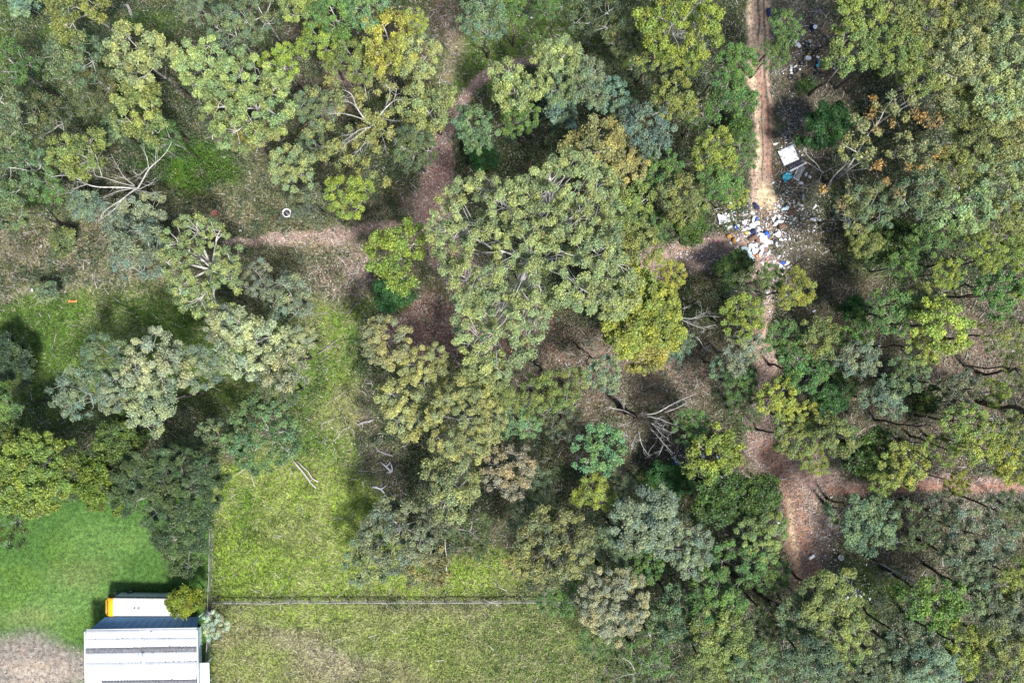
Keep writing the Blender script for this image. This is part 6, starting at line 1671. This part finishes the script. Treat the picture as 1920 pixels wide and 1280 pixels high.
D2 = [ # x y radius(px of photo) mat
 (565, 165, 4.0, M_BAG, 'white bag under the yellow crown above the dump'), (880, 315, 5, M_BAG, 'round white bag at the upper left rim of the dump'), (930, 170, 3.5, M_BAG, 'white bag at the very top of the dump'),
 (945, 215, 6.5, M_NAVY, 'navy cloth heap at the top of the dump'), (905, 400, 5.5, M_BAG, 'white bag beside the small blue box in the dump'), (910, 490, 8.5, M_CLOTHW, 'big white heap in the upper middle of the dump'),
 (970, 455, 4, M_PINK, 'pink cloth in the upper middle of the dump'), (765, 455, 5.5, M_BAG, 'white bag at the left arm of the dump'), (745, 310, 2.5, M_BAG, 'narrow white strip above the left arm of the dump'),
 (540, 530, 4.5, M_BAG, 'white bag below the torn white panel'), (495, 500, 3.0, M_BAG, 'small white bag below the torn white panel'), (640, 530, 4.5, M_BLUE, 'blue cloth right of the bags below the torn panel'), (670, 505, 3.2, M_BAG, 'white scrap on the blue cloth below the torn panel'),
 (770, 560, 4.2, M_BAG, 'white bag between the blue cloth and the dump heap'), (825, 545, 3.8, M_BAG, 'white bag at the left foot of the big white heap'), (800, 610, 3.6, M_YEL, 'yellow bag at the left of the dump'),
 (905, 590, 6.0, M_NAVY, 'dark navy cloth in the middle of the dump'), (1040, 690, 9.0, M_BAG, 'largest white heap on the right of the dump centre'), (1110, 740, 8.0, M_BAG, 'white heap spilling to the lower right of the dump'),
 (1020, 640, 5.5, M_BAG, 'white heap just above the largest white heap'), (1105, 625, 6.0, M_BLUE, 'bright blue cloth at the right rim of the largest heap'), (970, 655, 3.6, M_BAG, 'white bag on the brown board'),
 (850, 610, 4.5, M_PALEB, 'pale blue sheet left of the brown board'), (790, 870, 8.5, M_PALEB, 'pale blue crumpled sheet at the lower left of the dump'), (860, 960, 8.0, M_PALEB, 'pale blue crumpled sheet at the bottom of the dump'),
 (920, 880, 7.0, M_BAG, 'white heap between the pale blue sheets'), (880, 800, 6.0, M_BAG, 'white rags under the brown board'), (940, 790, 4.5, M_BAG, 'white rag right under the brown board'), (1025, 835, 5.5, M_BAG, 'flat white sheet below the largest heap'),
 (1015, 915, 5.5, M_CLOTHW, 'square white sheet at the bottom of the dump'), (955, 955, 4.0, M_ORG, 'orange cloth at the bottom of the dump'), (845, 850, 3.5, M_BAG, 'white scrap in the fold of the pale blue sheet'),
 (720, 885, 3.5, M_BAG, 'white scrap left of the pale blue sheets'), (630, 855, 2.4, M_BAG, 'small white scrap on the branch track'), (665, 715, 4.2, M_BAG, 'white bag right of the ochre cushion'), (560, 760, 3.5, M_BAG, 'white bag left of the standing ochre cushion'),
 (335, 730, 4.0, M_PINK, 'pink cloth on the branch track'), (220, 690, 3.0, M_PINK, 'small pink scrap near the start of the branch track'), (1235, 480, 5.0, M_BAG, 'white bag right of the bare dirt in the dump'),
 (1300, 445, 5.5, M_CLOTHW, 'cream white cloth right of the bare dirt in the dump'), (1200, 405, 3.6, M_BAG, 'white bag at the right edge of the bare dirt'), (1290, 375, 3.2, M_BAG, 'white scrap above the cream white cloth'),
 (1400, 190, 4.5, M_BLACK, 'black bag at the upper right of the dump'), (1380, 245, 6.0, M_PALEB, 'grey blue sheet below the black bag'), (1275, 208, 2.5, M_BAG, 'small white scrap left of the black bag'), (1415, 255, 3, M_BAG, 'white scrap on the grey blue sheet'),
 (1510, 405, 4.5, M_BAG, 'round white bag far right of the dump'), (1478, 360, 2.6, M_BAG, 'small white scrap above the far right bag'), (1640, 205, 4.2, M_BAG, 'white bag at the far right edge above the grass'), (1590, 180, 3.8, M_BAG, 'white rag beside the far right upper bag'),
 (1655, 85, 5.5, M_CLOTHW, 'pale crumpled cloth at the far upper right'), (1820, 220, 4.2, M_CLOTHW, 'pale rag right of the far right bags'), (1820, 410, 6.0, M_CLOTHW, 'pale heap under the thin grey crown right of the dump'),
 (1270, 630, 6.5, M_CLOTHW, 'pale white heap right of the track in the dump'), (1250, 785, 4.2, M_BAG, 'bright white bag below the pale white heap'), (1215, 740, 3.6, M_NAVY, 'navy rag below the pale white heap'), (1310, 710, 3, M_BAG, 'white scrap right of the navy rag'),
 (1385, 710, 3.2, M_BAG, 'white scrap at the right rim of the dump'), (1445, 700, 3.0, M_BAG, 'small ring of white plastic at the right rim'), (1130, 910, 4.5, M_CLOTHW, 'white rags in the track bed below the dump'), (1275, 975, 3.4, M_BAG, 'white scrap at the lower right of the dump'),
 (1355, 1065, 5.0, M_BLUE, 'blue cloth at the lower right end of the dump'), (1310, 1110, 4.2, M_BAG, 'white bag left below the blue cloth'), (1385, 1075, 3.4, M_BAG, 'white scrap on the blue cloth'), (1430, 1120, 3.0, M_BAG, 'white scrap right below the blue cloth'),
 (1415, 1060, 4.0, M_BAG, 'white rag right of the blue cloth at the dump end'), (1050, 1080, 5.0, M_CLOTHW, 'white rags where the track leaves the dump'), (1210, 1040, 3, M_BAG, 'white scrap beside the track below the dump'), (1240, 1170, 3.0, M_BAG, 'white scrap under the tree below the dump'),
 (770, 340, 2.6, M_BAG, 'white strip under the yellow leaved twigs'), (1080, 790, 5, M_BAG, 'white rag at the foot of the largest heap'), (985, 560, 4.5, M_BAG, 'white rag between navy and blue cloths'), (1150, 330, 1.8, M_BAG, 'tiny white scrap on the bare dirt'), (1165, 600, 1.8, M_BAG, 'tiny white scrap right of the blue cloth'),
]
for x_, y_, r, m_, l in D2:
    a, b_ = Z2(x_, y_)
    nm = {'white_plastic': 'plastic_bag', 'white_cloth': 'white_cloth'}.get(m_.name, 'coloured_cloth')
    rag(a, b_, r, m_, l, nm, 'bag' if nm == 'plastic_bag' else 'cloth', None, sx=1.2, z=.15 if r > 5 else 0, flat=.5)
a, b_ = Z2(940, 405); slab(a, b_, 4.6, 5.6, .4, M_BLUE, 'small blue box in the upper middle of the dump', 'blue_box', 'box', 10)
a, b_ = Z2(895, 690); slab(a, b_, 17, 7.5, .10, M_BROWN, 'wide brown board lying across the middle of the dump', 'brown_board', 'board', 30, z=.35)
a, b_ = Z2(965, 715); slab(a, b_, 7, 11, .10, M_BROWN, 'shorter brown board right of the wide brown board', 'brown_board', 'board', 15, z=.25)
a, b_ = Z2(605, 730); slab(a, b_, 6.5, 10.5, .35, M_OCHRE, 'standing ochre cushion on the branch track', 'cushion', 'cushion', -12, bev=.1)
a, b_ = Z2(532, 665); slab(a, b_, 9, 7.5, .28, M_OCHRE, 'pale ochre cushion left of the standing one', 'cushion', 'cushion', 30, bev=.09)
a, b_ = Z2(1320, 520); slab(a, b_, 12, 10, .4, M_BROWN, 'brown box half hidden in the right arm of the dump', 'brown_box', 'box', 8)
a, b_ = Z2(1480, 310); slab(a, b_, 17, 9, .25, M_BROWN, 'rusty brown sheet at the upper right of the dump', 'rusty_sheet', 'sheet', -15)

# second rubbish heap under the lime crown, things round the clearing
def Z5(x, y): return (1230 + x / 11.29, 820 + y / 11.29)
for x_, y_, r, m_, l in [(375, 430, 4.5, M_BAG, 'white bag at the upper left of the second rubbish heap'), (440, 500, 4.2, M_BAG, 'white bag in the left chain of the second heap'), (480, 570, 5.0, M_BAG, 'largest white bag of the second heap'),
        (505, 650, 4.2, M_BAG, 'white bag at the lower end of the left chain'), (420, 560, 4.5, M_BLUE, 'blue plastic tucked left of the largest bag'), (740, 550, 5.5, M_CLOTHW, 'pale cloth in the middle of the second heap'),
        (655, 640, 4.6, M_CLOTHW, 'white rags below the pale cloth of the second heap'), (840, 620, 4.4, M_CLOTHW, 'white rags right of the pale cloth'), (945, 570, 2.4, M_BAG, 'tiny round white scrap of the second heap'),
        (970, 370, 6.0, M_CLOTHW, 'pinkish white cloth at the upper right of the second heap'), (715, 370, 2.6, M_BAG, 'white scrap above the pale cloth'), (780, 770, 4.0, M_CLOTHW, 'brownish rag at the bottom of the second heap'),
        (530, 290, 3.6, M_NAVY, 'navy scrap at the top of the second heap'), (1300, 420, 4, M_PALEB, 'pale blue sheet under the bright lime crown'), (805, 860, 2.6, M_BAG, 'white scrap at the lower tip of the second heap')]:
    a, b_ = Z5(x_, y_); rag(a, b_, r, m_, l, 'plastic_bag' if m_ is M_BAG else 'crumpled_cloth', 'bag' if m_ is M_BAG else 'cloth', z=.1)
a, b_ = Z5(1535, 815)
hf = empty('white_chair_frame', P(a, b_, .3), math.radians(-35), 'white bent chair frame left of the dirt clearing', 'chair')
mb = MB(); mb.tube([(-.3, -.3, 0), (-.3, .3, 0), (.3, .3, 0), (.3, -.3, 0), (-.3, -.3, 0)], .04, 5); mb.obj('seat_frame', M_BAG, hf)
mb = MB(); mb.tube([(-.3, -.3, 0), (-.6, -.45, .25), (-.6, .1, .3), (-.3, .3, 0)], .04, 5); mb.obj('back_frame', M_BAG, hf)
mb = MB(); mb.box((-.5, -.55, .0), (.7, .2, .06), .4, .01); mb.obj('arm_plate', M_BAG, hf)
for px, py, r, m_, l, sx in [(1497, 795, 5.5, M_BAG, 'white flat bag on the track above the dirt clearing', 1.2), (1438, 964, 4.0, M_BAG, 'white bag at the upper left edge of the clearing track', 1), (1458, 979, 4.0, M_PALEB, 'pale blue bag at the left edge of the clearing', 1),
        (1435, 1007, 3.5, M_BAG, 'white bag under the olive crown left of the clearing', 1), (1405, 925, 3.6, M_BAG, 'white scrap on the deep green bushy tree side of the clearing', 1), (1526, 583, 3.5, M_BAG, 'white and blue scrap left of the round dark green bush', 1),
        (1440, 549, 5.5, M_CLOTHW, 'white cloth beside the overgrown track below the dump', .8), (1732, 857, 3, M_BAG, 'small white scrap above the right hand track', 1), (1717, 870, 2.6, M_BAG, 'tiny white scrap above the right hand track left of its twin', 1),
        (1900, 658, 3, M_BAG, 'small white scrap on leaf litter at the right edge', 1), (1649, 648, 2.4, M_BAG, 'tiny white scrap below the green crown in the right forest', 1)]:
    rag(px, py, r, m_, l, 'plastic_bag' if m_ is M_BAG else 'cloth_bundle', 'bag' if m_ is M_BAG else 'cloth', sx=sx)
mb = MB(); mb.box((0, 0, .12), (.85, .46, .22), 0, .06); o = mb.obj('white_case', M_BAG, None, False, P(1521, 1043, .05)); o.rotation_euler = (0, 0, math.radians(35)); tag(o, 'white case lying in the orange dirt clearing', 'case')
wb = bucket(1575, 1043.5, 5.2, .32, M_BAG, 'white basin with a dark drain hole right of the white case', 'white_basin', 'basin')
slab(1598, 1001 - 255, 14, 7, .2, simple('tan_board', (.42, .26, .13), .8), 'tan board on leaf litter beside the charred stump', 'tan_board', 'board', -10)
mb = MB(); mb.tube([P(1586, 755, 1.2), P(1588, 763, .9), P(1589, 775, .1)], [.30, .22, .2], 8); mb.tube([P(1583, 754, 1.0), P(1592, 753, 1.0)], [.14, .1], 6)
tag(mb.obj('charred_stump', M_BLACK, None, True), 'charred black stump below the tan board', 'stump')
slab(1366, 225, 20, 14, .06, M_BROWN, 'dark brown oval sheet left of the dirt track', 'brown_sheet', 'sheet', 15, bev=.02)
slab(1397, 211, 4, 7, .3, M_BLACK, 'small black box beside the dark brown sheet', 'black_box', 'box', 5)
slab(1500, 332 + 20, 3, 3, .1, M_OCHRE, 'small ochre scrap below the slatted bed frame', 'ochre_scrap', 'scrap', 5)
def Z6(x, y): return (1560 + x / 10.67, 1030 + y / 10.67)
for x_, y_, r, l in [(170, 490, 3.6, 'white bag above the ring tyre in the lower clearing corner'), (290, 970, 5.5, 'largest white rag of the lower dump'), (365, 1050, 3.0, 'narrow white scrap at the bottom of the lower dump'), (395, 960, 3.6, 'pale green white bag right of the largest rag'),
        (570, 925, 2.8, 'white bag at the right side of the lower dump'), (590, 840, 2.4, 'small white scrap at the upper right of the lower dump'), (500, 1000, 1.8, 'tiny white scrap in the middle of the lower dump'), (485, 910, 2.6, 'crumpled scrap in the middle of the lower dump'),
        (750, 980, 3.2, 'lone white bag right of the lower dump'), (125, 870, 4.0, 'white bag under the olive crown of the lower dump'), (410, 545, 2.2, 'upper of two white scraps above the lower dump'), (415, 585, 1.6, 'lower of two white scraps above the lower dump'), (300, 535, 2.2, 'white scrap right of the ring tyre'),
        (460, 515, 2.2, 'white scrap furthest right above the lower dump'), (690, 298, 2.2, 'lone white scrap above the pale dead stem'), (360, 250, 1.8, 'tiny scrap right of the white basin'), (35, 965, 2.2, 'white scrap at the left end of the lower dump'), (15, 510, 4, 'pale rag at the edge of the clearing')]:
    a, b_ = Z6(x_, y_); rag(a, b_, r, M_BAG, l)
a, b_ = Z6(200, 565); tyre(a, b_, 5.6, 'tyre lying in the shade above the lower dump')
a, b_ = Z6(395, 640); tyre(a, b_, 5.0, 'second tyre in the shade right of the first above the lower dump')

# uncountable small rubbish round the dumps
r_ = np.random.default_rng(61); V = []; Fq = []; tn = []
specs = [(1425, 440, 55, 48, 330), (1470, 420, 30, 110, 420), (1390, 400, 40, 40, 130), (1540, 430, 60, 50, 130), (1300, 480, 70, 16, 150), (1480, 250, 18, 90, 260), (1500, 400, 60, 40, 240), (1510, 90, 40, 50, 120), (1290, 860, 45, 28, 220), (1590, 1110, 36, 40, 200), (1560, 1010, 16, 60, 160), (1440, 560, 14, 50, 110), (1500, 820, 60, 30, 80)]
for cx_, cy_, rx, ry, n in specs:
    px = cx_ + r_.normal(0, .55, n) * rx; py = cy_ + r_.normal(0, .55, n) * ry
    for a, b_ in zip(px, py):
        x0, y0, _ = P(a, b_); c = len(V); sz = r_.uniform(.04, .13); th = r_.uniform(0, PI); z0 = .12
        m_ = r_.integers(4, 6)
        for j in range(4):
            aa = th + j * PI / 2; rr_ = sz * r_.uniform(.6, 1.4); V.append((x0 + rr_ * math.cos(aa), y0 + rr_ * math.sin(aa) * .7, z0 + r_.uniform(-.03, .09)))
        V.append((x0, y0, z0 + sz * .6))
        Fq += [(c + j, c + (j + 1) % 4, c + 4) for j in range(4)]
        col_ = [(.78, .78, .80), (.70, .68, .66), (.40, .50, .56), (.42, .36, .30), (.05, .12, .36), (.03, .03, .04), (.55, .28, .22)][r_.choice(7, p=[.40, .20, .10, .14, .05, .07, .04])]
        tn += [col_] * 5
tag(link('rubble', mesh_np('rubble', V, np.array(Fq), {'tone': np.array(tn)}, attr_material('rubbish', .6))), 'small scraps of plastic, paper and rubble strewn round the rubbish dumps', 'rubbish', None, 'stuff')
